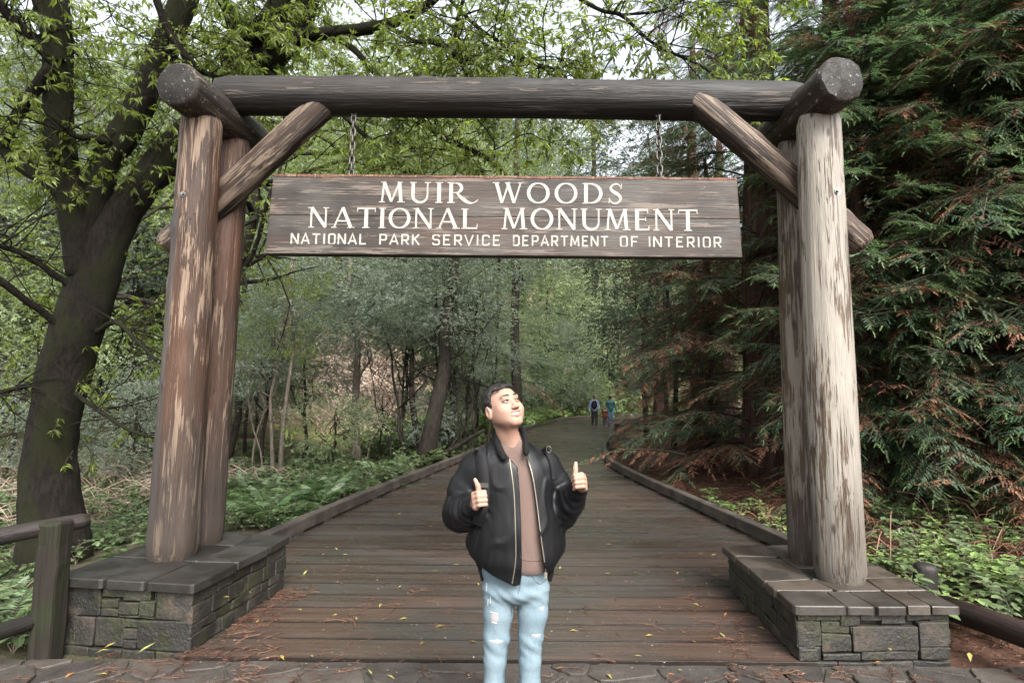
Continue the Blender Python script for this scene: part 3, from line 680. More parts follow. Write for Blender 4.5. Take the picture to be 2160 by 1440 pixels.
# letters: strokes with a width at each point, thick and thin like a flared roman hand
def arc(cx, cy, rx_, ry_, a0, a1, n_=14): t = np.radians(np.linspace(a0, a1, n_)); return np.stack([cx + rx_ * np.cos(t), cy + ry_ * np.sin(t)], 1)
T_, t_ = 0.155, 0.075
def ser(x, y, wd): return ([(x - wd / 2, y), (x + wd / 2, y)], [0.05, 0.05])
def stem(x, w_=T_, x2=None): return ([(x, 0), (x if x2 is None else x2, 1)], [w_ * 1.15, w_ * 1.1])
def wid(A, f): return [f(i / (len(A) - 1)) for i in range(len(A))]
def ellO(cx, rx_):
    A = arc(cx, 0.5, rx_, 0.47, 90, 450, 41); d = np.abs(np.cos(np.radians(np.linspace(90, 450, 41))))
    return (A, list(0.055 + 0.10 * d))
def glyph(ch):
    s_ = []
    if ch == 'I': s_ = [stem(.15), ser(.15, .025, .32), ser(.15, .975, .32)]; w_ = .30
    elif ch == 'M': s_ = [([(.10, 0), (.18, 1)], [.09, .08]), ([(.18, 1), (.52, .04)], [.16, .12]), ([(.52, .04), (.86, 1)], [.07, .08]), ([(.86, 1), (.94, 0)], [.15, .16]), ser(.10, .025, .26), ser(.94, .025, .34), ser(.15, .975, .22), ser(.88, .975, .22)]; w_ = 1.10
    elif ch == 'N': s_ = [([(.12, 0), (.12, 1)], [.08, .08]), ([(.12, 1), (.78, .02)], [.15, .15]), ([(.78, 0), (.78, 1)], [.08, .08]), ser(.12, .025, .26), ser(.10, .975, .26), ser(.78, .975, .26)]; w_ = .92
    elif ch == 'U':
        A = np.vstack([[(.14, 1)], arc(.46, .36, .32, .34, 180, 360, 15), [(.78, 1)]]); s_ = [(A, wid(A, lambda u: .155 - .085 * u)), ser(.14, .975, .30), ser(.78, .975, .26)]; w_ = .92
    elif ch == 'R':
        A = np.vstack([[(.16, .96)], arc(.38, .73, .24, .23, 90, -90, 13), [(.16, .50)]]); d = np.concatenate([[.06], .06 + .09 * np.abs(np.cos(np.radians(np.linspace(90, -90, 13)))), [.06]])
        Lg = spline([(.40, .50), (.62, .26), (.90, .04), (1.15, .02), (1.36, .17)], 16)
        s_ = [stem(.16), ser(.16, .025, .34), ser(.12, .975, .24), (A, list(d)), (Lg, wid(Lg, lambda u: .07 + .10 * math.sin(min(1, u * 1.4) * math.pi) - 0.02 * u))]; w_ = .74
    elif ch == 'W': s_ = [([(.08, 1), (.34, 0)], [.16, .14]), ([(.34, 0), (.62, .96)], [.07, .08]), ([(.56, 1), (.86, 0)], [.16, .14]), ([(.86, 0), (1.14, 1)], [.07, .08]), ser(.08, .975, .30), ser(.58, .975, .24), ser(1.14, .975, .24)]; w_ = 1.20
    elif ch == 'O': s_ = [ellO(.50, .42)]; w_ = 1.0
    elif ch == 'D':
        A = np.vstack([[(.16, .96)], arc(.36, .5, .44, .46, 90, -90, 19), [(.16, .04)]]); d = np.concatenate([[.06], .06 + .10 * np.abs(np.cos(np.radians(np.linspace(90, -90, 19)))), [.06]])
        s_ = [stem(.16), ser(.12, .025, .24), ser(.12, .975, .24), (A, list(d))]; w_ = .88
    elif ch == 'S':
        A = spline([(.60, .80), (.46, .96), (.26, .93), (.15, .76), (.26, .59), (.46, .46), (.58, .27), (.45, .06), (.24, .04), (.09, .22)], 34)
        s_ = [(A, wid(A, lambda u: .055 + .105 * math.exp(-((u - .5) / .22) ** 2))), ([(.62, .98), (.60, .72)], [.04, .06]), ([(.07, .02), (.09, .28)], [.04, .06])]; w_ = .72
    elif ch == 'A': s_ = [([(.10, 0), (.48, 1)], [.08, .07]), ([(.48, 1), (.88, 0)], [.15, .165]), ([(.24, .34), (.74, .34)], [.07, .07]), ser(.10, .025, .26), ser(.88, .025, .34)]; w_ = .98
    elif ch == 'T': s_ = [stem(.44), ser(.44, .025, .34), ([(.04, .96), (.84, .96)], [.08, .08]), ([(.05, 1), (.03, .78)], [.05, .04]), ([(.83, 1), (.85, .78)], [.05, .04])]; w_ = .88
    elif ch == 'L': s_ = [stem(.16), ser(.12, .025, .24), ser(.16, .975, .34), ([(.16, .04), (.70, .04)], [.08, .08]), ([(.69, 0), (.73, .25)], [.06, .04])]; w_ = .74
    elif ch == 'E': s_ = [stem(.16), ([(.12, .04), (.66, .04)], [.08, .08]), ([(.12, .96), (.62, .96)], [.08, .08]), ([(.16, .52), (.54, .52)], [.07, .07]), ([(.65, 0), (.69, .25)], [.06, .04]), ([(.61, 1), (.63, .78)], [.06, .04]), ([(.53, .42), (.53, .62)], [.05, .05])]; w_ = .74
    return s_, w_
def gothic(ch):
    b = .145; c_ = .12
    P = {'N': [[(0, 0), (0, 1)], [(0, 1), (.52, 0)], [(.52, 0), (.52, 1)]], 'A': [[(0, 0), (.30, 1), (.60, 0)], [(.12, .32), (.48, .32)]], 'T': [[(.30, 0), (.30, .95)], [(0, .94), (.60, .94)]], 'I': [[(.08, 0), (.08, 1)]],
         'O': [[(c_, .05), (.42, .05), (.50, .16), (.50, .84), (.42, .95), (c_, .95), (.04, .84), (.04, .16), (c_, .05), (.42, .05)]], 'L': [[(.06, 1), (.06, .06), (.50, .06)]], 'P': [[(.06, 0), (.06, .95), (.42, .95), (.50, .86), (.50, .56), (.42, .45), (.06, .45)]],
         'R': [[(.06, 0), (.06, .95), (.42, .95), (.50, .86), (.50, .56), (.42, .45), (.06, .45)], [(.26, .45), (.54, 0)]], 'K': [[(.06, 0), (.06, 1)], [(.52, 1), (.08, .42)], [(.20, .56), (.54, 0)]],
         'S': [[(.50, .78), (.50, .86), (.42, .95), (.14, .95), (.06, .86), (.06, .62), (.14, .53), (.42, .50), (.50, .40), (.50, .14), (.42, .05), (.14, .05), (.06, .14), (.06, .24)]], 'E': [[(.50, .95), (.06, .95), (.06, .05), (.50, .05)], [(.06, .52), (.42, .52)]],
         'V': [[(0, 1), (.29, 0), (.58, 1)]], 'C': [[(.50, .74), (.50, .86), (.42, .95), (.14, .95), (.06, .86), (.06, .14), (.14, .05), (.42, .05), (.50, .14), (.50, .26)]], 'D': [[(.06, .05), (.06, .95), (.38, .95), (.50, .82), (.50, .18), (.38, .05), (.06, .05), (.06, .4)]],
         'M': [[(.02, 0), (.06, 1)], [(.06, 1), (.33, .2), (.60, 1)], [(.60, 1), (.64, 0)]], 'F': [[(.06, 0), (.06, .95), (.50, .95)], [(.06, .50), (.42, .50)]]}
    wd = {'I': .16, 'M': .68, 'V': .58, 'A': .60, 'T': .60}.get(ch, .54)
    return [(np.array(p, float), [b] * len(p)) for p in P[ch]], wd
def stroke_mesh(m, P, Wd, sc, ox, oz, k):
    P = np.asarray(P, float) * [sc[0], sc[1]]; P = P + [ox, oz]; Wd = np.asarray(Wd) * sc[1]
    T = np.gradient(P, axis=0)
    for i in range(len(P)):
        if 0 < i < len(P) - 1: T[i] = norm(P[i + 1] - P[i]) + norm(P[i] - P[i - 1])
    T /= np.linalg.norm(T, axis=1)[:, None] + 1e-12; N_ = np.stack([-T[:, 1], T[:, 0]], 1)
    mit = np.ones(len(P))
    for i in range(1, len(P) - 1): mit[i] = 1 / max(0.6, abs(np.dot(N_[i], norm(np.array([-(P[i + 1] - P[i])[1], (P[i + 1] - P[i])[0]])))))
    e = N_ * (Wd * mit / 2)[:, None]; a, b = P + e, P - e; K = len(P); f = -0.0035 - 0.0003 * k
    V = np.concatenate([np.column_stack([a[:, 0], np.full(K, f), a[:, 1]]), np.column_stack([P[:, 0], np.full(K, f + 0.0022), P[:, 1]]), np.column_stack([b[:, 0], np.full(K, f), b[:, 1]]), np.column_stack([a[:, 0], np.full(K, .004), a[:, 1]]), np.column_stack([b[:, 0], np.full(K, .004), b[:, 1]])])
    i = np.arange(K - 1); F = np.concatenate([np.stack([i + K, i + K + 1, i + 1, i], 1), np.stack([i + 2 * K, i + 2 * K + 1, i + K + 1, i + K], 1), np.stack([i, i + 1, i + 3 * K + 1, i + 3 * K], 1), np.stack([i + 2 * K + 1, i + 2 * K, i + 4 * K, i + 4 * K + 1], 1), [[0, 3 * K, 4 * K, 2 * K], [K - 1, 3 * K - 1, 5 * K - 1, 4 * K - 1]]])
    m.add(V, [F])
def sx_(px): return SX0 + (px - 573) / (1565 - 573) * (SX1 - SX0)
def sz_(py): return SZ0 + (537.5 - py) / (537.5 - 373) * (SZ1 - SZ0)
def word(txt, x0, x1, ybase, ytop, fn, gap):
    gl = [fn(c) for c in txt]; tot = sum(g[1] for g in gl) + gap * (len(txt) - 1)
    X0, X1 = sx_(x0), sx_(x1); sc = ((X1 - X0) / tot, sz_(ytop) - sz_(ybase)); x = X0
    for c, (st, wd) in zip(txt, gl):
        m = MB()
        for k, (P, Wd) in enumerate(st): stroke_mesh(m, P, Wd, sc, 0, 0, k)
        o = m.obj('letter', M_PAINT, sign, M=Matrix.Translation(Vector(np.array([x, SY, sz_(ybase)]) - SO)))
        o['label'] = 'white letter ' + c; x += (wd + gap) * sc[0]
word('MUIR', 808, 985, 431, 388, glyph, .22); word('WOODS', 1048, 1320, 430, 387, glyph, .20)
word('NATIONAL', 661, 1014, 484, 442, glyph, .14); word('MONUMENT', 1065, 1474, 484, 440, glyph, .14)
for t_x in (('NATIONAL', 627, 783), ('PARK', 810, 893), ('SERVICE', 920, 1062), ('DEPARTMENT', 1088, 1286), ('OF', 1311, 1349), ('INTERIOR', 1370, 1521)): word(*t_x, 517.5, 496, gothic, .24)

# ------------------------------------------------------------------ chains
def torus_link(a=0.032, hl=0.022, r=0.0088, seg=28, q=7):
    t = np.arange(seg) * 2 * math.pi / seg
    P = np.stack([a * np.cos(t) * 0.62, 0 * t, a * np.sin(t) + np.sign(np.sin(t)) * hl * 0.5], 1); V = []
    for i in range(seg):
        T = norm(P[(i + 1) % seg] - P[i - 1]); u = np.array([0, 1.0, 0]); v = np.cross(T, u)
        for b in range(q): an = b * 2 * math.pi / q; V.append(P[i] + r * (math.cos(an) * u + math.sin(an) * v))
    F = [[i * q + j, i * q + (j + 1) % q, ((i + 1) % seg) * q + (j + 1) % q, ((i + 1) % seg) * q + j] for i in range(seg) for j in range(q)]
    return np.array(V), np.array(F)
lV, lF = torus_link(); ME_LINK = np_mesh('link', lV, [lF], M_IRON, smooth=True)
def chain(p0, p1, label):
    t = thing('chain', label, 'chain', p0, group='chains holding up the sign'); p0, p1 = np.asarray(p0), np.asarray(p1)
    L = np.linalg.norm(p1 - p0); nl = max(2, round(L / 0.066)); z = -norm(p1 - p0); x, y, z = frame(z)
    for i in range(nl):
        p = (p1 - p0) * (i + 0.5) / nl; a = i * math.pi / 2 + 0.35 * (1 if i % 2 else -1) * 0.5; xx = x * math.cos(a) + y * math.sin(a); yy = np.cross(z, xx)
        o = link('link', ME_LINK, t, mat4(xx, yy, z, p) @ Matrix.Scale(L / nl / 0.066 * 1.02, 4))
    m = MB(); V, F = torus_link(0.034, 0.002, 0.007); m.add(V, [F]); m.obj('eye_bolt', M_IRON, t, M=Matrix.Translation((0, 0, 0.03)), smooth=True)
cy = SY + 0.05
a = at(746, 244, 4.60); b = at(741, 375, cy); chain(a, (b[0], cy, SZ1 - 0.012), 'dark chain from the beam to the end of the sign above NATIONAL')
a = at(1388, 230, 4.58); b = at(1392, 370, cy); chain(a, (b[0], cy, SZ1 - 0.012), 'grey chain from the beam to the end of the sign above MONUMENT')
# ------------------------------------------------------------------ foliage kit
LEAF4_F = np.array([[0, 1, 4], [1, 3, 4], [0, 4, 2], [4, 3, 2]])
def leaf4(L, w, fold=0.18, curl=0.15):
    return np.array([[0, 0, 0], [L * .45, w / 2, w * fold], [L * .45, -w / 2, w * fold], [L, 0, -L * curl], [L * .48, 0, 0]])
LEAF2_F = np.array([[0, 1, 3], [0, 3, 2]])
def leaf2(L, w, fold=0.2, curl=0.1):
    return np.array([[0, 0, 0], [L * .5, w / 2, w * fold], [L * .5, -w / 2, w * fold], [L, 0, -L * curl]])
def rot_to(X, up=(0, 0, 1)):
    """(n,3) X directions -> (n,3,3) matrices, columns x,y,z with z near up"""
    X = X / (np.linalg.norm(X, axis=1)[:, None] + 1e-9); up = np.broadcast_to(np.asarray(up, float), X.shape)
    Y = np.cross(up, X); Y /= (np.linalg.norm(Y, axis=1)[:, None] + 1e-9); Z = np.cross(X, Y)
    return np.stack([X, Y, Z], 2)
def place(V, F, M, P, sc=None):
    """copies of (V,F) at matrices M (n,3,3), points P (n,3)"""
    n_ = len(P); k = len(V)
    if sc is not None: M = M * np.asarray(sc)[:, None, None]
    W = np.einsum('nij,kj->nki', M, V) + P[:, None, :]
    return W.reshape(-1, 3), (F[None] + (np.arange(n_) * k)[:, None, None]).reshape(-1, F.shape[1])
class TG:
    """triangle gatherer with two material slots"""
    def __init__(s): s.V = []; s.F = []; s.m = []; s.n = 0
    def add(s, V, F, mi=0):
        s.V.append(np.asarray(V, float)); s.F.append(np.asarray(F) + s.n); s.m.append(np.full(len(F), mi) if np.isscalar(mi) else mi); s.n += len(V)
    def arr(s): return np.concatenate(s.V), np.concatenate(s.F), np.concatenate(s.m)
    def mesh(s, name, mats): V, F, m = s.arr(); return np_mesh(name, V, [F], mats, m)
def tri_tube(pts, r, seg=3):
    V, F = tube(pts, r, seg, False); q = F[0]; return V, np.concatenate([q[:, [0, 1, 2]], q[:, [0, 2, 3]]])
def twig(nl, L, w, tl, four=True, tuft=0.5, droop=0.35):
    """leafy twig along +X"""
    g = TG(); pts = np.array([[0, 0, 0], [tl * .5, 0.02 * tl, .03 * tl], [tl, 0, -.06 * tl]]); g.add(*tri_tube(pts, [.0035, .003, .0012]), 1)
    t = np.concatenate([rng.uniform(.2, 1, nl - int(nl * tuft)), rng.uniform(.82, 1, int(nl * tuft))])
    P = np.stack([np.interp(t, [0, .5, 1], pts[:, i]) for i in range(3)], 1)
    D = rdir(nl, -.7, .5) * 0.9 + np.array([.75, 0, -droop]); M = rot_to(D, (0, 0, 1)); M = M @ np.array([[[1, 0, 0], [0, math.cos(q), -math.sin(q)], [0, math.sin(q), math.cos(q)]] for q in rng.normal(0, .6, nl)])
    lv, lf = (leaf4(L, w), LEAF4_F) if four else (leaf2(L, w), LEAF2_F)
    V, F = place(lv, lf, M, P, rng.uniform(.7, 1.2, nl)); g.add(V, F, 0); return g.arr()
def join(variants, M, P, sc=None):
    g = TG(); ch = rng.integers(0, len(variants), len(P))
    for k, (V, F, m) in enumerate(variants):
        i = np.where(ch == k)[0]
        if len(i) == 0: continue
        W, G = place(V, F, M[i], P[i], None if sc is None else sc[i]); g.add(W, G, np.tile(m, len(i)))
    return g
def ground_at(px, py, z0=0.0):
    d = ray(px, py); t = np.concatenate([np.arange(1, 30, 0.04), np.arange(30, 150, .4)]); P = _C + d * t[:, None]
    i = np.argmax(P[:, 2] <= ground_z(P[:, 0], P[:, 1])); return P[i] if i else P[-1]

M_BAY = leaf_mat('bay_leaf', (0.085, 0.120, 0.024), (0.120, 0.150, 0.032), (0.27, 0.35, 0.05), 0.36, 0.48)
M_GREY = leaf_mat('grey_leaf', (0.125, 0.155, 0.115), (0.175, 0.21, 0.175), (0.25, 0.31, 0.18), 0.28, 0.42)
M_PALE = leaf_mat('pale_leaf', (0.135, 0.180, 0.085), (0.18, 0.22, 0.13), (0.34, 0.42, 0.18), 0.5, 0.5)
M_DKLEAF = leaf_mat('dark_leaf', (0.032, 0.048, 0.026), (0.050, 0.068, 0.040), (0.06, 0.09, 0.03), 0.45, 0.25)
M_RWG = leaf_mat('redwood_needles', (0.050, 0.095, 0.052), (0.095, 0.140, 0.090), (0.11, 0.20, 0.075), 0.42, 0.35, 0.8)
M_RWY = leaf_mat('redwood_tips', (0.080, 0.130, 0.045), (0.115, 0.165, 0.070), (0.16, 0.24, 0.07), 0.45, 0.35, 0.8)
M_RWB = leaf_mat('redwood_dead', (0.150, 0.062, 0.034), (0.21, 0.10, 0.058), (0.12, 0.05, 0.03), 0.7, 0.2, 0.8)
M_TWIG = flat_mat('twig_bark', (0.050, 0.040, 0.030), 0.85, 0.2)
M_MOSSBARK = bark_mat('mossy_bark', (0.007, 0.0055, 0.0045), (0.020, 0.016, 0.0125), (0.015, 0.017, 0.006), (24, 24, 8), 0.50, 1.0)
M_DKBARK = bark_mat('dark_bark', (0.013, 0.011, 0.009), (0.034, 0.027, 0.022), (0.030, 0.034, 0.016), (18, 18, 5), 0.60)
M_RWBARK = bark_mat('redwood_bark', (0.028, 0.018, 0.014), (0.090, 0.050, 0.036), None, (13, 13, 0.7), 0.5, 1.0)
M_GREYBARK = bark_mat('grey_bark', (0.075, 0.062, 0.050), (0.15, 0.125, 0.10), (0.09, 0.10, 0.05), (20, 20, 5), 0.64)

# ------------------------------------------------------------------ the old bay tree beside the left posts
def limb(pxs, Y0, Y1, flare=None):
    """pxs rows: photo x, y, width in px; depth runs from Y0 to Y1"""
    A = np.array(pxs, float); k = len(A); Ys = np.linspace(Y0, Y1, k)
    P = np.array([at(a[0], a[1], y) for a, y in zip(A, Ys)]); R = np.array([a[2] * pxm(p) / 2 for a, p in zip(A, P)])
    Q = spline(np.column_stack([P, R]), max(10, k * 6)); return Q[:, :3], np.maximum(Q[:, 3], 0.003)
b0 = ground_at(115, 1185)
print('bay base', b0)
BT = thing('bay_tree', 'big mossy many limbed tree leaning behind the left posts', 'tree', tuple(b0))
BO = Matrix.Translation(-Vector(b0)); BTRUNK = []
def rough_tube(P, R, seg, amp, seed, f=5):
    V, F = tube(P, R, seg, True); n_ = len(P)
    C_ = np.repeat(P, seg, axis=0); d = V[:n_ * seg] - C_; k = 1 + amp * vnoise(np.column_stack([d / (np.linalg.norm(d, axis=1)[:, None] + 1e-9) * 1.6, np.repeat(np.arange(n_) / n_ * f, seg)])[:, [0, 1, 3]] + seed, seed, 3)
    V[:n_ * seg] = C_ + d * k[:, None]; return V, F
def add_limb(pxs, Y0, Y1, name='limb', seg=14, mat=None, store=True, amp=0.22):
    P, R = limb(pxs, Y0, Y1); V, F = rough_tube(P, R, seg, amp, int(rng.integers(1, 90)), len(P) / 4); m = MB(); m.add(V, F); o = m.obj(name, mat or M_MOSSBARK, BT, True, BO)
    if store: BTRUNK.append((P, R))
    return o
add_limb([(118, 1230, 172), (114, 1180, 140), (108, 1090, 118), (104, 990, 98), (116, 880, 90), (142, 760, 93), (180, 640, 93), (218, 530, 83), (258, 452, 70), (300, 395, 64), (352, 335, 70), (420, 268, 67), (500, 190, 67), (560, 125, 67), (615, 60, 67), (650, -30, 59), (672, -130, 50)], b0[1] - .1, 6.9, 'trunk', 22, amp=0.16)
add_limb([(186, 540, 66), (196, 440, 62), (225, 345, 56), (268, 270, 58), (310, 190, 56), (350, 95, 54), (392, -10, 50), (420, -120, 40)], 6.98, 6.5)
add_limb([(176, 580, 62), (160, 470, 58), (138, 360, 54), (124, 250, 54), (122, 140, 52), (122, 40, 48), (112, -90, 44)], 6.98, 6.2)
add_limb([(150, 440, 26), (110, 392, 26), (50, 355, 24), (8, 318, 22), (14, 285, 20), (55, 215, 22), (108, 142, 24)], 6.75, 6.3)
add_limb([(112, 128, 24), (60, 75, 24), (0, 12, 22), (-60, -50, 18)], 6.35, 5.8)
add_limb([(125, 130, 24), (98, 72, 22), (78, 0, 20), (60, -80, 16)], 6.35, 6.1)
add_limb([(498, 200, 40), (488, 140, 40), (492, 90, 40), (525, 78, 40), (562, 45, 40), (592, -10, 36), (610, -90, 30)], 6.85, 6.6)
add_limb([(495, 95, 26), (488, 40, 24), (462, -15, 22), (440, -80, 18)], 6.8, 6.5)
add_limb([(628, 78, 30), (700, 70, 26), (760, 63, 24), (815, 52, 22), (872, 28, 20), (920, -5, 16), (960, -50, 12)], 6.85, 6.2)
add_limb([(700, 75, 16), (747, 105, 14), (787, 150, 13), (840, 205, 12), (873, 235, 12), (924, 285, 11), (967, 305, 10), (1018, 328, 9), (1075, 375, 6)], 6.8, 6.2)
add_limb([(815, 55, 10), (873, 87, 9), (917, 90, 9), (953, 112, 8), (1018, 143, 7), (1080, 190, 5)], 6.4, 5.9)
add_limb([(560, 150, 12), (640, 200, 11), (722, 243, 9), (790, 307, 8), (873, 370, 6), (930, 420, 4)], 6.8, 6.3)
add_limb([(940, -10, 8), (1007, 58, 8), (1061, 94, 7), (1097, 119, 7), (1144, 142, 6), (1210, 200, 4)], 6.2, 5.8)
add_limb([(985, -20, 8), (968, 30, 8), (960, 80, 7), (965, 120, 6), (985, 160, 4)], 6.3, 6.2)
add_limb([(1200, -15, 9), (1267, 22, 8), (1310, 32, 8), (1350, 69, 7), (1393, 101, 6), (1476, 138, 5), (1530, 180, 3)], 6.0, 5.6)
add_limb([(1310, 32, 6), (1385, 25, 5), (1430, 8, 4), (1480, -30, 3)], 5.9, 5.6)
add_limb([(330, 0, 16), (352, 60, 16), (385, 110, 16), (425, 150, 13), (450, 160, 10)], 6.1, 6.6)
add_limb([(240, 300, 18), (195, 292, 15), (155, 285, 12), (90, 240, 8)], 6.7, 6.2)
add_limb([(165, 612, 14), (112, 578, 14), (60, 540, 12), (0, 518, 12), (-50, 500, 9)], 6.95, 6.0)
add_limb([(140, 700, 16), (96, 662, 15), (50, 630, 14), (0, 592, 16), (-60, 560, 12)], 6.95, 6.0)
add_limb([(205, 700, 12), (245, 680, 10), (290, 720, 8), (330, 760, 6)], 6.95, 6.3)
add_limb([(60, 812, 12), (30, 820, 10), (-20, 832, 8)], 6.95, 6.3)
add_limb([(160, 830, 12), (215, 870, 9), (270, 905, 7), (330, 925, 5)], 6.95, 6.4)
# branchlets and leaves
TWB = [twig(13, .100, .026, .26) for _ in range(5)]
def grow_leaves(sources, n_br, region=None, L=(0.7, 1.7), per=6, base_dir=None, spread=1.0):
    lines, TP, TD = [], [], []
    for _ in range(n_br):
        P, R = sources[rng.integers(len(sources))]; i = rng.integers(int(len(P) * .25), len(P)); p = P[i]
        d = norm(rdir(1, -.6, .7)[0] * spread + (np.array([0, -.2, .05]) if base_dir is None else base_dir)); l = rng.uniform(*L)
        q = [p]; dd = d.copy()
        for s_ in range(6):
            dd = norm(dd + 0.28 * rng.standard_normal(3) + [0, 0, -0.07]); q.append(q[-1] + dd * l / 6)
        q = spline(np.array(q), 12); lines.append((q, np.linspace(min(.009, R[i] * .6), .002, 12)))
        for t in rng.uniform(.3, 1.0, per):
            k = min(11, int(t * 11)); TP.append(q[k] + .02 * rng.standard_normal(3)); TD.append(norm(q[k] - q[max(0, k - 2)]) * .7 + rdir(1, -.7, .3)[0] * .8 + [0, 0, -.15])
    return lines, np.array(TP), np.array(TD)
def ppx(P): v = P - _C; zf = v @ _F; return 1080 + 1200 * (v @ _R) / zf, 720 - 1200 * (v @ _U) / zf
lines, TP, TD = grow_leaves(BTRUNK[1:] + BTRUNK[0:0] + [(BTRUNK[0][0][60:], BTRUNK[0][1][60:])], 560, per=7)
g = TG()
for q, r in lines:
    xq, yq = ppx(q)
    if (yq[-1] > 480 and xq[-1] < 560 and q[-1][1] < 6.4): continue
    g.add(*tri_tube(q, r, 4))
V, F, mi = g.arr(); link('branchlets', np_mesh('branchlets', V, [F], [M_MOSSBARK]), BT, BO)['kind'] = 'stuff'
X_, Y_ = ppx(TP); keep = ~((Y_ > 330 + 200 * rng.uniform(size=len(TP))) & (TP[:, 1] < 6.95) & (X_ < 560)) & ~((X_ > 1250) & (Y_ > 200)) & ~((X_ < 480) & (TP[:, 1] < 6.5) & (rng.uniform(size=len(TP)) < .55)); TP, TD = TP[keep], TD[keep]
dist = np.linalg.norm(TP - _C, axis=1); order = np.argsort(dist)
TM = rot_to(TD); sc = rng.uniform(.8, 1.25, len(TP))
TWM = [np_mesh('leafy_twig', v, [f], [M_BAY, M_TWIG], m) for v, f, m in TWB]
vis = [i for i in order if TP[i][1] > 2 and abs(np.dot(TP[i] - _C, _R) / np.dot(TP[i] - _C, _F)) < .92 and abs(np.dot(TP[i] - _C, _U) / np.dot(TP[i] - _C, _F)) < .62]
first = set(vis[:290])
for i in first:
    M4 = Matrix([[*(TM[i][r] * sc[i]), TP[i][r] - b0[r]] for r in range(3)] + [[0, 0, 0, 1]]); link('leafy_twig', TWM[rng.integers(5)], BT, M4)
rest = np.array([i for i in range(len(TP)) if i not in first])
link('foliage', join(TWB, TM[rest], TP[rest], sc[rest]).mesh('foliage', [M_BAY, M_TWIG]), BT, BO)['kind'] = 'stuff'

def shade_crowns_and_boughs():
    # unseen crowns added to the tree above gateway and camera to shade the foreground
    for (x_, y_, z_, s_) in ((-4.5, 4.6, 7.6, 1.0), (-1.6, 4.0, 7.9, 1.0), (1.4, 3.6, 8.4, .95), (-3.2, 1.2, 7.4, 1.0), (0.2, 0.6, 8.0, 1.0), (-6.0, 2.0, 7.2, .9), (3.6, 1.6, 8.6, .9), (-4.8, -1.6, 7.2, .9), (4.2, 4.6, 8.8, .8)):
        o = link('crown', CR['bay'][rng.integers(2)], BT, Matrix.Translation((x_ - b0[0], y_ - b0[1], z_ - b0[2])) @ Matrix.Rotation(rng.uniform(0, 6.28), 4, 'Z') @ Matrix.Diagonal((s_, s_, s_ * .5, 1)))
    # boughs reaching over the middle of the beam
    for (px, py, Y, s_) in ((1010, 60, 8.6, .55), (830, 70, 8.2, .55), (1160, 75, 8.8, .5), (900, 300, 9.0, .42), (1030, 310, 9.2, .40), (770, 290, 8.6, .42), (1170, 330, 9.4, .30), (680, 330, 9.0, .36), (620, 60, 8.4, .5)):
        p = at(px, py, Y); link('crown', CR['bay'][rng.integers(2)], BT, Matrix.Translation((p[0] - b0[0], p[1] - b0[1], p[2] - b0[2])) @ Matrix.Rotation(rng.uniform(0, 6.28), 4, 'Z') @ Matrix.Diagonal((s_, s_, s_ * .55, 1)))
# ------------------------------------------------------------------ broadleaved trees further back
def crown_arrays(seed, n_clump, tw, per, R=(2.2, 2.2, 2.4), cr=(0.45, 0.85), hollow=0.35, droop=0.25):
    r = np.random.default_rng(seed); P, D = [], []
    for _ in range(n_clump):
        d = rdir(1)[0]; c = d * np.array(R) * (hollow + (1 - hollow) * r.uniform() ** .5); q = r.uniform(*cr); k = max(4, int(per * (q / .65) ** 2))
        o = rdir(k) * (q * r.uniform(.3, 1, k) ** .6)[:, None] * [1, 1, .6]; P.append(c + o); D.append(o / q + d * .5 + rdir(k) * .5 + [0, 0, -droop])
    P, D = np.concatenate(P), np.concatenate(D); return join(tw, rot_to(D), P, r.uniform(.8, 1.3, len(P)))
TWG = [twig(19, .080, .024, .32, False, .3) for _ in range(4)]
TWP = [twig(18, .090, .030, .34, False, .3) for _ in range(4)]
TWD = [twig(18, .075, .024, .34, False, .3) for _ in range(4)]
CR = {'grey': [crown_arrays(11 + i, 62, TWG, 22).mesh('crown', [M_GREY, M_TWIG]) for i in range(3)],
      'pale': [crown_arrays(21 + i, 56, TWP, 17).mesh('crown', [M_PALE, M_TWIG]) for i in range(3)],
      'dark': [crown_arrays(31 + i, 56, TWD, 18).mesh('crown', [M_DKLEAF, M_TWIG]) for i in range(2)],
      'bay': [crown_arrays(41 + i, 48, TWB, 9).mesh('crown', [M_BAY, M_TWIG]) for i in range(2)]}
shade_crowns_and_boughs()
def stem_tubes(m, base, top, r0, r1, wig=0.15, seg=9, n_=14):
    base, top = np.array(base, float), np.array(top, float); L = np.linalg.norm(top - base); k = 6
    C_ = np.array([base + (top - base) * t + (wig * L * 0.12 * rng.standard_normal(3) * [1, 1, .2] if 0 < t < 1 else 0) for t in np.linspace(0, 1, k)])
    P = spline(C_, n_); R = r0 + (r1 - r0) * np.linspace(0, 1, n_) ** .8; V, F = rough_tube(P, R, seg, .15, int(rng.integers(1, 99)), 6); m.add(V, F); return P, R
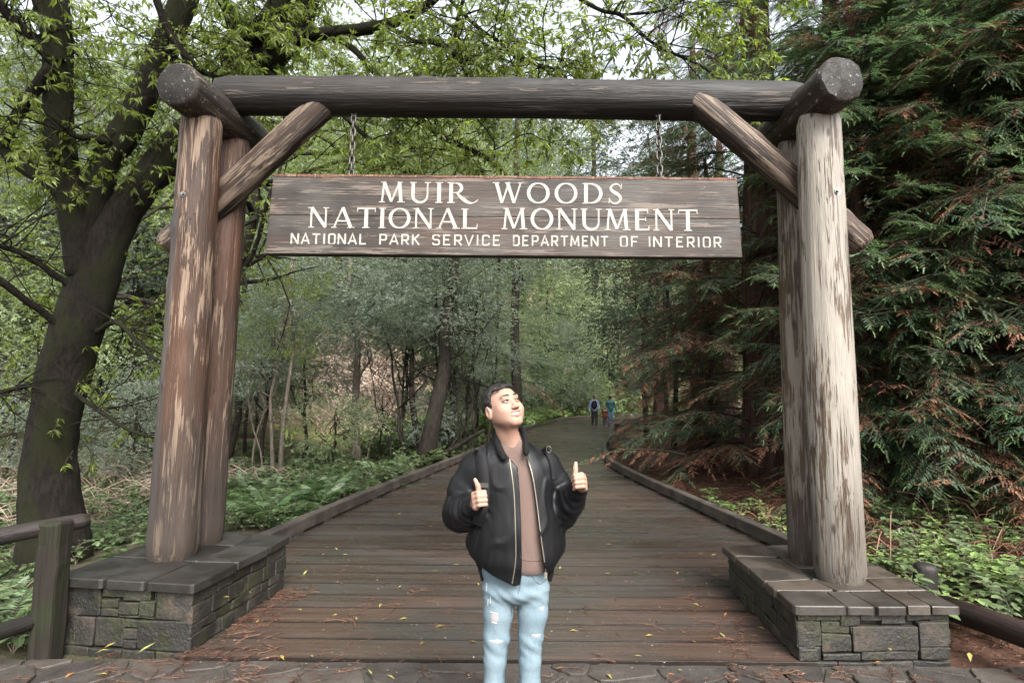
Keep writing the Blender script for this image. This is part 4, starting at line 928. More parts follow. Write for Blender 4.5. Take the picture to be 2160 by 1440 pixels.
def broad_tree(name, label, x, y, stems, crowns, mat, group=None, limbs=10, cat='tree'):
    """stems: (dx,dy,top dx,dy,dz,r0); crowns: (kind, dx,dy,dz,scale xyz)"""
    z = gz(x, y) - .05; t = thing(name, label, cat, (x, y, z), group=group); m = MB(); S_ = []
    for (bx, by, tx, ty, tz, r0) in stems: S_.append(stem_tubes(m, (bx, by, 0), (tx, ty, tz), r0, r0 * .35))
    m.obj('trunk', mat, t, True)
    if crowns and limbs:
        m = MB()
        for _ in range(limbs):
            P, R = S_[rng.integers(len(S_))]; i = rng.integers(int(len(P) * .4), len(P) - 1); c = crowns[rng.integers(len(crowns))]
            s_ = np.array(c[4]) if np.ndim(c[4]) else np.array([c[4]] * 3)
            tip = np.array(c[1:4]) + rdir(1)[0] * s_ * 1.7
            stem_tubes(m, P[i], tip, min(R[i] * .7, .06), .008, .5, 5, 12)
            for _k in range(3):
                a_ = P[i] + (tip - P[i]) * rng.uniform(.4, .9); stem_tubes(m, a_, a_ + rdir(1)[0] * s_ * rng.uniform(.4, .9), .012, .004, .6, 4, 8)
        m.obj('limbs', mat, t, True)
    for (kd, dx, dy, dz, s_) in crowns:
        o = link('crown', CR[kd][rng.integers(len(CR[kd]))], t); o.location = (dx, dy, dz); o.rotation_euler = (rng.uniform(-.2, .2), rng.uniform(-.2, .2), rng.uniform(0, 6.28)); o.scale = s_ if np.ndim(s_) else (s_, s_, s_)
    return t
def spot(px, D, py=900): p = at(px, py, D); return p[0], D
x, y = spot(596, 15.5); broad_tree('slender_tree', 'pair of slender grey stems standing in the ferns next to the left posts', x, y, [(0, 0, .1, 0, 6.5, .075), (-.22, .1, -.1, .2, 6.0, .06), (-.9, .4, -.3, 0, 4, .035), (-.6, .2, -1.2, 0, 3.6, .03)], [('grey', -.6, 0, 5.4, (.75, .7, .62)), ('grey', .5, .3, 4.6, (.62, .6, .42)), ('grey', -.9, .2, 3.2, (.45, .5, .36))], M_GREYBARK)
x, y = spot(757, 17.5); broad_tree('slender_tree', 'single thin leaning trunk in front of the yellow grass patch', x, y, [(0, 0, -.45, 0, 6.5, .16), (.2, .3, 1.6, .4, 3.6, .03)], [('grey', -.3, 0, 6.2, (.85, .8, .55)), ('grey', .7, .3, 5.2, (.6, .6, .38)), ('grey', -1.1, .3, 4.6, (.45, .5, .3))], M_GREYBARK)
x, y = spot(903, 16.0); broad_tree('spreading_tree', 'dark crooked tree with many stems at the bend of the boardwalk', x, y, [(0, -.6, .75, -.3, 6.5, .27), (-.25, .2, -.6, .2, 4.6, .12), (-.1, -.1, 1.6, -.4, 1.0, .11), (-.5, .3, -1.5, .4, 4, .06), (.5, .4, .6, .5, 5, .07), (.9, .5, 1.3, .6, 5, .06), (1.2, .3, 1.5, .3, 4.4, .05), (-.8, .4, -.7, .4, 4.5, .05), (.7, .2, 1.9, .2, 4.2, .04), (1.6, .5, 2.0, .3, 4.6, .05), (.3, .3, .1, .2, 4.5, .045), (-1.1, .4, -1.9, .3, 3.5, .03)],
    [('grey', -.7, 0, 5.2, (.8, .8, .6)), ('grey', .9, -.3, 4.3, (.7, .7, .45)), ('grey', 1.4, .3, 6.0, (.85, .8, .6)), ('grey', -1.6, .2, 4.0, (.55, .6, .4)), ('grey', .2, .8, 5.0, (.9, .7, .8)), ('grey', -.5, -.8, 3.75, (.34, .34, .20)), ('grey', 1.9, -.4, 3.0, (.4, .4, .26))], M_DKBARK, limbs=34)
# second bay tree whose bright boughs hang behind the beam
x, y = spot(420, 10.5); broad_tree('bay_tree', 'bright yellow green tree behind the left posts', x, y, [(0, 0, 1.2, 0, 9, .16)], [('bay', .8, 0, 5.0, (.75, .7, .5)), ('bay', 2.8, .3, 7.4, (.9, .8, .55)), ('bay', -1.6, .2, 6.8, (.9, .8, .6)), ('bay', 1.6, -.4, 3.5, (.42, .42, .32)), ('bay', 5.0, .5, 6.6, (.7, .7, .45)), ('bay', -3.4, 0, 5.0, (.6, .6, .5)), ('bay', -2.6, 0, 3.1, (.5, .5, .35))], M_DKBARK, limbs=26)
# woodland on the far side of the creek, every trunk its own tree
far = [  # px, depth, height of crown centre, scale, kind, label
 (-120, 17, 5.0, 1.6, 'pale', 'pale leafy tree at the left picture edge above the brambles'),
 (60, 24, 7.0, 2.0, 'grey', 'blue green tree far back behind the mossy tree'),
 (250, 21, 4.6, 1.35, 'pale', 'light green bush like tree beyond the mossy trunk'),
 (230, 30, 9.5, 2.1, 'grey', 'tall hazy tree on the hillside above the mossy fork'),
 (470, 27, 8.0, 1.7, 'pale', 'pale tree between the left posts and the brown slope'),
 (640, 31, 11.5, 2.1, 'grey', 'grey green tree over the brown slope above NATIONAL PARK'),
 (520, 20, 3.4, 0.8, 'grey', 'low grey shrub tree beside the right side of the rust brown posts'),
 (800, 29, 9.8, 1.9, 'pale', 'light green tree showing under the sign by SERVICE'),
 (960, 33, 10.5, 2.0, 'grey', 'grey green tree behind the crooked dark tree'),
 (870, 24, 11.5, 1.7, 'pale', 'pale crown seen between the beam and the sign'),
 (1030, 28, 13.5, 1.8, 'pale', 'bright crown behind the word WOODS'),
 (1130, 36, 7.0, 1.8, 'pale', 'tree in the misty gap over the standing man'),
 (1210, 45, 8.0, 2.3, 'pale', 'misty light green tree at the end of the boardwalk'),
 (1290, 52, 9.0, 2.4, 'grey', 'misty blue green tree above the walking family'),
 (1100, 47, 15.0, 2.4, 'pale', 'tall misty tree behind the end of the sign lettering MONUMENT'),
 (1180, 24, 3.3, 0.75, 'pale', 'small light bush at the outer side of the boardwalk bend'),
 (1120, 25, 2.6, 0.6, 'grey', 'small grey bush right behind the man at the curb'),
 (1330, 34, 14.0, 1.8, 'grey', 'tall thin crowned tree behind the right chain'),
 (-300, 26, 8.0, 2.2, 'grey', 'broad tree outside the mossy tree on the slope'),
 (120, 40, 15.0, 2.6, 'pale', 'highest pale tree on the hillside at the left'),
 (-60, 33, 12.0, 2.3, 'pale', 'pale hillside tree above the branch forks at the left edge'),
 (180, 34, 6.5, 1.8, 'pale', 'pale tree low on the slope beyond the mossy trunk'),
 (330, 26, 6.5, 1.5, 'grey', 'blue grey tree just left of the rust brown front post'),
 (560, 36, 15.0, 2.2, 'pale', 'pale tree above the left brace'),
 (820, 21, 6.6, 1.2, 'grey', 'fine leaved tree just under the sign by PARK'),
 (1000, 23, 6.4, 1.2, 'grey', 'fine leaved tree left of the straight conifer'),
 (1160, 30, 9.5, 1.6, 'pale', 'light tree right of the straight conifer under the sign'),
 (1230, 36, 4.0, 1.3, 'pale', 'low misty bush left of the walking family'),
 (1170, 42, 5.5, 1.6, 'grey', 'misty grey green tree behind the outer curb'),
 (1310, 58, 5.5, 1.9, 'pale', 'misty light tree right behind the walking family'),
 (1400, 30, 6.5, 1.5, 'dark', 'dark bush like tree beside the bench'),
 (900, 38, 16.0, 2.2, 'pale', 'tall pale tree behind the beam over PARK SERVICE'),
 (-40, 22, 9, 1.6, 'pale', 'leafy tree top at the far left above the forked limbs'),
 (150, 19, 9.0, 1.4, 'grey', 'grey green crown between the upright mossy limbs'),
 (300, 24, 13, 1.8, 'pale', 'pale crown behind the mossy limb left of the crosspiece'),
 (480, 18, 9.6, 1.3, 'pale', 'pale crown right above the left brace'),
 (600, 22, 13.5, 1.8, 'grey', 'grey green crown over the left end of the beam'),
 (700, 18, 8.8, 1.2, 'pale', 'light crown right of the left brace'),
 (780, 24, 14.5, 1.7, 'pale', 'light crown above the beam near the left chain'),
 (860, 19, 8.6, 1.1, 'grey', 'fine grey crown between beam and sign over MUIR'),
 (980, 21, 10, 1.3, 'pale', 'light crown between beam and sign over WOODS'),
 (1040, 26, 16, 1.8, 'grey', 'grey crown high above the middle of the beam'),
 (1160, 34, 19, 2.0, 'pale', 'tall pale crown above the beam left of the sky gap'),
 (1330, 26, 13, 1.5, 'dark', 'dark crown above the beam near the right chain'),
 (1420, 22, 9, 1.3, 'dark', 'dark crown behind the right brace'),
 (-80, 20, 10, 1.8, 'grey', 'blue green crown filling the upper left corner'),
 (60, 28, 15, 2.3, 'grey', 'hazy crown high behind the leftmost forked limbs'),
 (200, 26, 12, 2.0, 'pale', 'light crown between the two upright mossy limbs'),
 (330, 33, 18, 2.3, 'grey', 'high hazy crown left of the left crosspiece'),
 (-20, 31, 20, 2.3, 'pale', 'topmost pale crown at the left picture edge'),
 (130, 22, 12.5, 1.6, 'grey', 'grey crown directly behind the upright mossy limb'),
 (440, 30, 18.5, 2.1, 'pale', 'top pale crown above the left crosspiece'),
 (265, 20, 10.5, 1.5, 'grey', 'grey green crown in the mossy fork'),
 (1222, 55, 2.0, 1.2, 'pale', 'rounded pale bush beyond the left end of the far curb'),
 (1262, 56, 2.2, 1.3, 'bay', 'bright green bush behind the person in the light blue shirt'),
 (1302, 57, 2.2, 1.3, 'pale', 'pale green bush behind the person in the teal sweater'),
 (1342, 56, 2.4, 1.3, 'grey', 'grey green bush where the far boardwalk disappears to the right'),
 (1285, 66, 5.0, 2.0, 'pale', 'tall pale shrub over the walking family'),
 (1215, 64, 4.6, 1.9, 'grey', 'tall grey shrub left of the walking family'),
 (1350, 64, 5.5, 2.0, 'grey', 'tall grey shrub right above the bench'),
 (705, 15.5, 1.5, .5, 'pale', 'low light shrub in front of the thin leaning trunk'),
 (800, 18.5, 1.7, .55, 'grey', 'grey shrub left of the stems of the crooked dark tree'),
 (640, 19, 3.4, .8, 'grey', 'grey leafy sapling between the two slim trunks'),
 (1035, 16.4, 1.3, .40, 'grey', 'small grey bush where the curb meets the crooked tree'),
 (955, 20, 4.4, .9, 'pale', 'light leafy tree behind the crooked dark stems'),
 (850, 19.5, 4.6, .9, 'grey', 'grey leafy tree just left of the crooked dark tree'),
 (560, 17.5, 3.9, .8, 'pale', 'light leafy sapling right beside the rust brown posts'),
 (1130, 22, 4.2, .8, 'grey', 'light grey tree between conifer trunk and the boardwalk'),
 (1255, 47, 3.2, 1.3, 'pale', 'pale rounded bush directly behind the walking family'),
 (1190, 47, 3.4, 1.3, 'pale', 'pale rounded bush behind the outer curb end'),
 (540, 24, 2.6, 0.9, 'pale', 'low pale shrub beside the grass patch'),
 (985, 19, 2.2, 0.7, 'grey', 'grey shrub between the crooked tree and the curb'),
 (1040, 22, 2.8, 0.8, 'pale', 'light shrub beside the conifer trunk'),
 (1140, 27, 3.0, 0.9, 'pale', 'light shrub outside the boardwalk bend'),
 (1200, 33, 3.2, 1.0, 'grey', 'grey shrub close to the outer curb'),
 (1150, 33, 5.2, 1.1, 'pale', 'rounded light tree over the outer curb'),
 (390, 18, 2.2, 0.8, 'grey', 'grey shrub between the mossy trunk and the rust brown posts'),
 (280, 15, 1.6, 0.7, 'grey', 'low blue grey shrub in the hollow by the mossy trunk'),
 (20, 14, 1.8, 0.8, 'grey', 'blue grey shrub at the left picture edge'),
 (60, 19, 4.2, 1.1, 'pale', 'pale tree low at the left picture edge'),
 (420, 42, 17.0, 2.6, 'grey', 'highest grey tree on the hillside behind the left crosspiece'),
 (720, 44, 18.0, 2.6, 'pale', 'highest tree above the brown slope behind the beam'),
]
for (px, D, hc, sc_, kd, lab) in far:
    if hc > 6 and D > 3 and 480 < px < 1300 and D < 45:      # the valley floor stays open to the sky; the tall crowns stand behind it
        D2 = (46 if px < 960 else 74) + (D - 18) * .8; hc = 1.68 + (hc - 1.68) * D2 / D; sc_ = sc_ * (D2 / D) ** .75; D = D2
    x, y = spot(px, D)
    if D < 50 and lx(D) - .6 - sc_ < x < rx(D) + .6 + sc_ * .5: x = lx(D) - .8 - sc_ if x < (lx(D) + rx(D)) / 2 or D > 30 else rx(D) + .9 + sc_ * .5
    z = gz(x, y); hz = max(hc - max(z, 0) * 0.0, 1.0)
    rel = max(hz - max(0, z), 1.4 * sc_)
    cr_ = [(kd, 0, 0, rel, (sc_, sc_, sc_ * .8))]
    if sc_ > 1.2: cr_ += [(kd, sc_ * 1.3, .5, rel - sc_ * 1.0, (sc_ * .7,) * 3), (kd, -sc_ * 1.3, .2, rel - sc_ * .8, (sc_ * .7,) * 3)]
    broad_tree('woodland_tree', lab, x, y, [(0, 0, .15 * sc_, 0, rel + sc_, .09 * sc_)], cr_, M_DKBARK, group='woodland trees beyond the creek', limbs=8)

# ------------------------------------------------------------------ redwoods
def redwood_branch(seed, L=2.2, dead=0.12, shoots=13):
    r = np.random.default_rng(seed); g = TG()
    t = np.linspace(0, 1, 12); ax = np.stack([L * t, .10 * L * np.sin(t * 2.2 + seed), .10 * L * t - .30 * L * t ** 2.2], 1)
    g.add(*tri_tube(ax, np.linspace(.020, .004, 12), 4), 3)
    nd = np.array([[0, 0, 0], [.5, .5, .05], [.5, -.5, .05], [1, 0, -.08]])
    TPp, TDd, TL, Tm = [], [], [], []
    for s_ in range(shoots * 2):
        u = .12 + .88 * (s_ + .5) / (shoots * 2); p = np.array([np.interp(u, t, ax[:, i]) for i in range(3)]); side = 1 if s_ % 2 else -1
        l = L * (.30 - .17 * u) * r.uniform(.7, 1.25); d = norm(np.array([.75, side * .9, -.12]) + .22 * r.standard_normal(3)); q = [p]
        for k in range(5): d = norm(d + [0.03, 0, -.13] + .08 * r.standard_normal(3)); q.append(q[-1] + d * l / 5)
        q = np.array(q); g.add(*tri_tube(q, np.linspace(.006, .002, 6)), 3); isd = r.uniform() < dead
        n_ = int(l / .034) + 3
        for k in range(n_):
            v = .10 + .90 * (k + r.uniform(0, .6)) / n_; pp = np.array([np.interp(v, np.linspace(0, 1, 6), q[:, i]) for i in range(3)]); sd = 1 if k % 2 else -1
            td = norm(q[-1] - q[0]); sv = norm(np.cross(td, [0, 0, 1])); dd = norm(td * .8 + sv * sd * r.uniform(.55, .95) + np.array([0, 0, r.normal(-.12, .2)]))
            TPp.append(pp); TDd.append(dd); TL.append((.085 + .07 * r.uniform()) * (1.15 - .45 * v)); Tm.append(2 if isd or r.uniform() < dead * .3 else (1 if (v > .8 and r.uniform() < .5) else 0))
        TPp.append(q[-1]); TDd.append(norm(q[-1] - q[-2])); TL.append(.12); Tm.append(1 if not isd else 2)
    TPp, TDd, TL, Tm = np.array(TPp), np.array(TDd), np.array(TL), np.array(Tm)
    # a twiglet: feathered blade, four needle pairs
    bl = []; fc = []
    for k in range(5):
        x0 = .02 + .19 * k; w_ = .150 * (1 - .14 * k)
        for sd in (1, -1):
            b = len(bl); bl += [[x0, 0, 0], [x0 + .19, 0, 0], [x0 + .20, sd * w_, .02]]; fc.append([b, b + 1, b + 2] if sd < 0 else [b + 1, b, b + 2])
    b = len(bl); bl += [[.85, .035, 0], [.85, -.035, 0], [1.0, 0, -.02]]; fc.append([b, b + 1, b + 2])
    V, F = place(np.array(bl), np.array(fc), rot_to(TDd), TPp, TL); g.add(V, F, np.repeat(Tm, len(fc))); return g
RWM = [M_RWG, M_RWY, M_RWB, M_TWIG]
RB_G = [redwood_branch(50 + i, 2.2, .10).mesh('branch', RWM) for i in range(4)]
RB_D = [redwood_branch(60 + i, 2.2, .55).mesh('branch', RWM) for i in range(3)]
RB_S = [redwood_branch(70 + i, 1.3, .15, 9).mesh('branch', RWM) for i in range(2)]
print('tris redwood branch', len(RB_G[0].polygons), 'crown', len(CR['grey'][0].polygons))
def redwood(label, x, y, r0, h, nb, zlo, zhi, Lr, dead=0.2, name='redwood_tree', face=None, group=None):
    z = gz(x, y) - .1; t = thing(name, label, 'tree', (x, y, z), group=group); m = MB(); n_ = 40
    zz = np.linspace(0, h, n_); P = np.stack([.05 * np.sin(zz), .05 * np.cos(zz * .7), zz], 1); R = r0 * (1 - .75 * zz / h) * (1 + .45 * np.exp(-zz / .7)); seg = 36
    V, F = tube(P, R, seg, True); a = np.tile(np.arange(seg), n_) * 2 * math.pi / seg; zr = np.repeat(zz, seg)
    k = 1 + .10 * vnoise(np.stack([np.cos(a) * 4, np.sin(a) * 4, zr * .25], 1), int(x * 10) % 50, 3); C_ = np.repeat(P, seg, axis=0); V[:n_ * seg] = C_ + (V[:n_ * seg] - C_) * k[:, None]
    m.add(V, F); m.obj('trunk', M_RWBARK if name != 'conifer_tree' else M_DKBARK, t, True)
    for i in range(nb):
        zb = zlo + (zhi - zlo) * (i + rng.uniform()) / nb; az = rng.uniform(0, 6.28) if face is None else rng.normal(face, 1.05)
        l = rng.uniform(*Lr) * (1.0 if zb < h * .5 else 0.85); rr = np.interp(zb, zz, R) * .8
        low = zb < 2.6
        mesh = (RB_D if rng.uniform() < (dead * 1.6 if low else dead) else RB_G)[rng.integers(3)]
        o = link('branch', mesh, t); o.location = (math.cos(az) * rr, math.sin(az) * rr, zb); o.rotation_euler = (rng.normal(0, .18), rng.normal(-.02, .16), az); s_ = l / 2.2; o.scale = (s_, s_ * rng.uniform(.8, 1.15), s_)
        if l > 2.2:      # second-order boughs fill the long ones
            for _k in range(2):
                u = rng.uniform(.25, .7); o2 = link('branch', (RB_D if rng.uniform() < dead else RB_G)[rng.integers(3)], t); a2 = az + rng.choice([-1, 1]) * rng.uniform(.4, .9)
                o2.location = (math.cos(az) * (rr + l * u), math.sin(az) * (rr + l * u), zb - .1 * l * u); o2.rotation_euler = (rng.normal(0, .2), rng.normal(.05, .15), a2); o2.scale = (s_ * .6,) * 3
    return t
F_ = -math.pi / 2
x, y = spot(1625, 13.0); redwood('broad dark redwood trunk rising between the sign and the pale posts', x, y, .62, 17, 130, .7, 12.5, (1.8, 3.4), .42)
x, y = spot(1965, 10.5); redwood('thick dark redwood trunk above the pale crosspiece with boughs behind the posts', x, y, .78, 18, 190, .7, 12, (2.0, 3.7), .14, face=F_ - .1)
x, y = spot(2330, 8.6); redwood('redwood boughs sweeping in at the right picture edge', x, y, .5, 14, 170, .6, 9.5, (2.0, 3.6), .2, face=math.pi + .3)
x, y = spot(1835, 9.0); redwood('slim young redwood whose low boughs fill the space behind the pale posts', x, y, .16, 9, 120, .5, 8.5, (1.2, 2.4), .16, face=F_)
x, y = spot(2090, 8.0); redwood('young redwood with boughs down to the brambles at the right', x, y, .14, 8, 130, .45, 7.5, (1.2, 2.3), .2, face=F_ - .3)
x, y = spot(1890, 12.5); redwood('bushy redwood behind the slim young one', x, y, .3, 14, 120, .6, 12, (1.6, 3.0), .25, face=F_)
x, y = spot(1500, 16.0); redwood('drooping rusty redwood at the inner side of the boardwalk bend', x, y, .2, 9, 90, .5, 8, (1.2, 2.5), .55, face=F_ - .5)
x, y = spot(2120, 15.0); redwood('redwood trunk with sky showing through its boughs at the upper right', x, y, .45, 18, 60, 1.2, 13, (1.6, 3.0), .15)
x, y = spot(1475, 19.5); redwood('rusty leaved redwood leaning over the curb near the bench', x, y, .35, 15, 80, .5, 11, (1.6, 3.2), .5)
x, y = spot(1790, 17.0); redwood('redwood in deep shade behind the pale front post', x, y, .55, 18, 70, .6, 13, (1.8, 3.2), .3)
x, y = spot(1530, 27.0); redwood('reddish redwood trunk seen under the right end of the sign', x, y, .55, 14, 45, 3.0, 11, (2.0, 3.6), .2)
x, y = spot(1395, 35.0); redwood('far redwood trunk behind the bench', x, y, .5, 15, 45, 4.0, 12, (1.8, 3.0), .15)
x, y = spot(1087, 20.5); redwood('straight dark conifer trunk behind the mans head', x, y, .21, 15, 46, 2.2, 11, (1.1, 2.1), .06, name='conifer_tree')
x, y = spot(1650, 22.0); redwood('redwood behind the broad dark trunk', x, y, .5, 14, 50, 1, 11, (2.0, 3.4), .35)
x, y = spot(1255, 60.0); redwood('tall thin conifer whose tip rises beside the bright sky gap over the beam', x, y, .45, 34, 60, 9, 32, (2.2, 4.0), .1, name='conifer_tree')

# far wood: what reads as one mass behind everything
P_, M_, S_c = [], [], []
g = TG(); TWF = [twig(16, .30, .11, .9, False, .3) for _ in range(3)]
for _ in range(1500):
    a = rng.uniform(-1.05, 1.05); D = rng.uniform(48, 95); x = math.tan(a) * D; yv = D
    if abs(x - (yv - 20) * .13) < 2 and rng.uniform() < .5: continue
    zb = gz(x, yv); c = np.array([x, yv, zb + rng.uniform(0.5, 12)]); k = 26; o = rdir(k) * (rng.uniform(1.2, 2.6) * rng.uniform(.4, 1, k) ** .5)[:, None] * [1, 1, .7]; P_.append(c + o); M_.append(o + rdir(k))
P_, M_ = np.concatenate(P_), np.concatenate(M_); far_m = join(TWF, rot_to(M_), P_, rng.uniform(.8, 1.3, len(P_))).mesh('far_woodland', [M_PALE, M_TWIG])
setp(link('far_woodland', far_m), 'hazy mass of woodland covering the hills far behind', 'woodland', kind='stuff')
# ------------------------------------------------------------------ ferns, brambles, ground cover
M_FERN = leaf_mat('fern', (0.065, 0.115, 0.045), (0.100, 0.150, 0.070), (0.16, 0.25, 0.07), 0.38, 0.35, 1.5)
M_BRIGHT = leaf_mat('bramble_leaf', (0.105, 0.165, 0.050), (0.15, 0.205, 0.075), (0.20, 0.30, 0.06), 0.45, 0.3, 2.0)
M_COVER = leaf_mat('cover_leaf', (0.055, 0.085, 0.030), (0.090, 0.120, 0.060), (0.12, 0.17, 0.05), 0.45, 0.3, 1.5)
M_LITTER = leaf_mat('needle_litter', (0.080, 0.034, 0.020), (0.130, 0.064, 0.038), (0.1, 0.04, 0.02), 0.6, 0.1, 2.0, 0.4, 1.5)
M_DRY = leaf_mat('dry_stems', (0.22, 0.155, 0.12), (0.30, 0.24, 0.19), (0.2, 0.15, 0.1), 0.8, 0.1, 0.5, 0.5, 1.4)
M_STEM = flat_mat('grey_stem', (0.16, 0.13, 0.10), 0.8, 0.2, var=0.3)
def frond(seed, L=.75):
    r = np.random.default_rng(seed); g = TG(); t = np.linspace(0, 1, 9)
    ax = np.stack([L * (t - .12 * t ** 2), .03 * np.sin(3 * t + seed), L * (.75 * t - .95 * t ** 2)], 1); g.add(*tri_tube(ax, np.linspace(.005, .0015, 9)), 1)
    P, D, Ls = [], [], []
    for k in range(26):
        u = .14 + .86 * k / 26; p = [np.interp(u, t, ax[:, i]) for i in range(3)]; tn = norm(ax[min(8, int(u * 8) + 1)] - ax[int(u * 8)]); sv = norm(np.cross(tn, [0, 0, 1]))
        for sd in (1, -1): P.append(p); D.append(norm(sv * sd + tn * .35 + [0, 0, r.normal(-.12, .1)])); Ls.append(L * .17 * math.sin(min(1, (u + .12) * 1.15) * math.pi) ** .7 * r.uniform(.85, 1.1) + .012)
    V, F = place(leaf2(1, .26), LEAF2_F, rot_to(np.array(D)), np.array(P), np.array(Ls)); g.add(V, F, 0); return g
FR = [frond(i).mesh('frond', [M_FERN, M_TWIG]) for i in range(4)]
def fern(x, y, s_, nf, label, group):
    t = thing('fern', label, 'fern', (x, y, gz(x, y)), rng.uniform(0, 6.28), group)
    for k in range(nf):
        o = link('frond', FR[rng.integers(4)], t); f = s_ * rng.uniform(.7, 1.15); o.scale = (f, f, f); o.rotation_euler = (rng.normal(0, .15), rng.uniform(-.75, .15), 6.28 * k / nf + rng.normal(0, .2))
FL = 'arching sword fern on the bank between the left posts and the curb'
for px, py in [(505, 1085), (530, 1060), (560, 1085), (575, 1050), (600, 1095), (610, 1060), (640, 1080), (655, 1050), (690, 1068), (720, 1045), (520, 1025), (585, 1020), (560, 1110), (700, 1035), (750, 1030), (640, 1030), (790, 1010), (505, 1050), (620, 1110), (680, 1085), (545, 1000), (600, 1000), (650, 1005), (700, 1005), (500, 1000), (740, 1010)]:
    p = ground_at(px, py); fern(p[0], p[1], rng.uniform(1.05, 1.6), int(rng.integers(9, 14)), FL, 'ferns beside the left curb')
for px, py in [(300, 1110), (270, 1070), (310, 1040), (240, 1030), (290, 1000), (215, 1060), (210, 1120), (230, 1150), (15, 1350), (20, 1240), (12, 1290)]:
    p = ground_at(px, py); fern(p[0], p[1], rng.uniform(.6, .9), int(rng.integers(8, 12)), 'sword fern growing between the mossy trunk and the left plinth', 'ferns by the mossy tree')
def bramble(seed, n_st=5, h=.35):
    r = np.random.default_rng(seed); g = TG(); P, D, Ls = [], [], []
    for _ in range(n_st):
        a = r.uniform(0, 6.28); l = h * r.uniform(.6, 1.5); pts = np.array([[0, 0, 0], [.35 * l * math.cos(a), .35 * l * math.sin(a), .55 * l], [l * .8 * math.cos(a), l * .8 * math.sin(a), .75 * l]]) + r.normal(0, .02, (3, 3)); q = spline(pts, 8); g.add(*tri_tube(q, np.linspace(.004, .0015, 8)), 1)
        for k in range(6):
            p = q[min(7, 2 + k)]; ad = r.uniform(0, 6.28); base = p + .035 * np.array([math.cos(ad), math.sin(ad), .3])
            for da in (-1.15, 0, 1.15): P.append(base); D.append([math.cos(ad + da), math.sin(ad + da), r.normal(-.05, .25)]); Ls.append(r.uniform(.045, .085) * (1.15 if da == 0 else .9))
    lv = np.array([[0, 0, 0], [.3, .36, .06], [.3, -.36, .06], [.75, .28, .03], [.75, -.28, .03], [1, 0, -.08], [.5, 0, -.02]]); lf = np.array([[0, 6, 1], [1, 6, 3], [3, 6, 5], [5, 6, 4], [4, 6, 2], [2, 6, 0]])
    V, F = place(lv, lf, rot_to(np.array(D)), np.array(P), np.array(Ls)); g.add(V, F, 0); return g
BRA = [bramble(i) for i in range(4)]
BRM = [b.mesh('bramble_plant', [M_BRIGHT, M_STEM]) for b in BRA]; BRC = [b.mesh('leafy_plant', [M_COVER, M_STEM]) for b in BRA]
def plants(name, meshes, pxs, label, cat, group, s0=.8, s1=1.3):
    for px, py in pxs:
        p = ground_at(px, py); o = link(name, meshes[rng.integers(4)]); o.location = (p[0], p[1], gz(p[0], p[1]) - .01); o.rotation_euler = (0, 0, rng.uniform(0, 6.28)); f = rng.uniform(s0, s1); o.scale = (f, f, f); setp(o, label, cat, group)
plants('bramble_plant', BRM, [(1505, 1062), (1520, 1080), (1415, 1030), (1600, 1085), (1620, 1060), (1640, 1120), (1650, 1150), (1635, 1095), (1590, 1130), (1560, 1100)], 'small bright green bramble growing in red litter between curb and right posts', 'bramble', 'brambles beside the right curb', .7, 1.0)
plants('bramble_plant', BRM, [(1840 + 320 * rng.uniform(), 1085 + 260 * rng.uniform() ** 1.0) for _ in range(30)], 'bright green bramble on the bank right of the right plinth', 'bramble', 'brambles right of the pale posts', .7, 1.25)
plants('leafy_plant', BRC, [(1830 + 330 * rng.uniform(), 1060 + 300 * rng.uniform()) for _ in range(14)], 'duller green leafy plant among the bright brambles right of the right plinth', 'plant', 'leafy plants right of the pale posts', .8, 1.4)
plants('leafy_plant', BRC, [(490 + 180 * rng.uniform(), 1090 + 40 * rng.uniform()) for _ in range(20)] + [(680 + 200 * rng.uniform(), 1015 + 50 * rng.uniform()) for _ in range(22)], 'low leafy plant along the left curb among the ferns', 'plant', 'leafy plants beside the left curb', .6, 1.1)
plants('leafy_plant', BRC, [(190 + 150 * rng.uniform(), 1060 + 110 * rng.uniform()) for _ in range(22)] + [(40 * rng.uniform(), 1080 + 320 * rng.uniform()) for _ in range(14)], 'leafy plant around the foot of the mossy tree', 'plant', 'leafy plants at the mossy tree', .8, 1.4)
# low cover too dense to count, both banks
def region(n_, fx, fy, ok=lambda x, y: True):
    P = []
    while len(P) < n_:
        x, y = fx(), fy()
        if ok(x, y): P.append((x, y))
    P = np.array(P); return np.column_stack([P, ground_z(P[:, 0], P[:, 1])])
def cover(name, label, P, sc, cat, variants, mats, tilt=.25):
    a = rng.uniform(0, 6.28, len(P)); M = rot_to(np.stack([np.cos(a), np.sin(a), rng.normal(0, tilt, len(P))], 1)); setp(link(name, join(variants, M, P, sc).mesh(name, mats)), label, cat, kind='stuff')
BV = [b.arr() for b in BRA]
P = region(700, lambda: rng.uniform(-14, -1), lambda: rng.uniform(5.5, 24), lambda x, y: x < lx(y) - .25 and not (-3.2 < x < -1.8 and y < 5.7) and not (y < 11 and x > -6 and rng.uniform() < .6)); cover('undergrowth', 'low green undergrowth covering the left bank', P, rng.uniform(.6, 1.5, len(P)), 'undergrowth', BV, [M_COVER, M_STEM])
P = region(120, lambda: rng.uniform(3.0, 11), lambda: rng.uniform(2.6, 9), lambda x, y: x > rx(max(y, 3)) + .2); cover('undergrowth', 'sparse green undergrowth scattered over the right bank', P, rng.uniform(.5, 1.1, len(P)), 'undergrowth', BV, [M_COVER, M_STEM])
P = region(1100, lambda: rng.uniform(-6, 18), lambda: rng.uniform(22, 62), lambda x, y: x < lx(min(y, 56)) - .3 and x > lx(min(y, 56)) - 11); cover('undergrowth', 'yellow green bushes along the outer side of the far boardwalk', P, rng.uniform(1.5, 3.2, len(P)), 'undergrowth', BV, [M_BRIGHT, M_STEM])
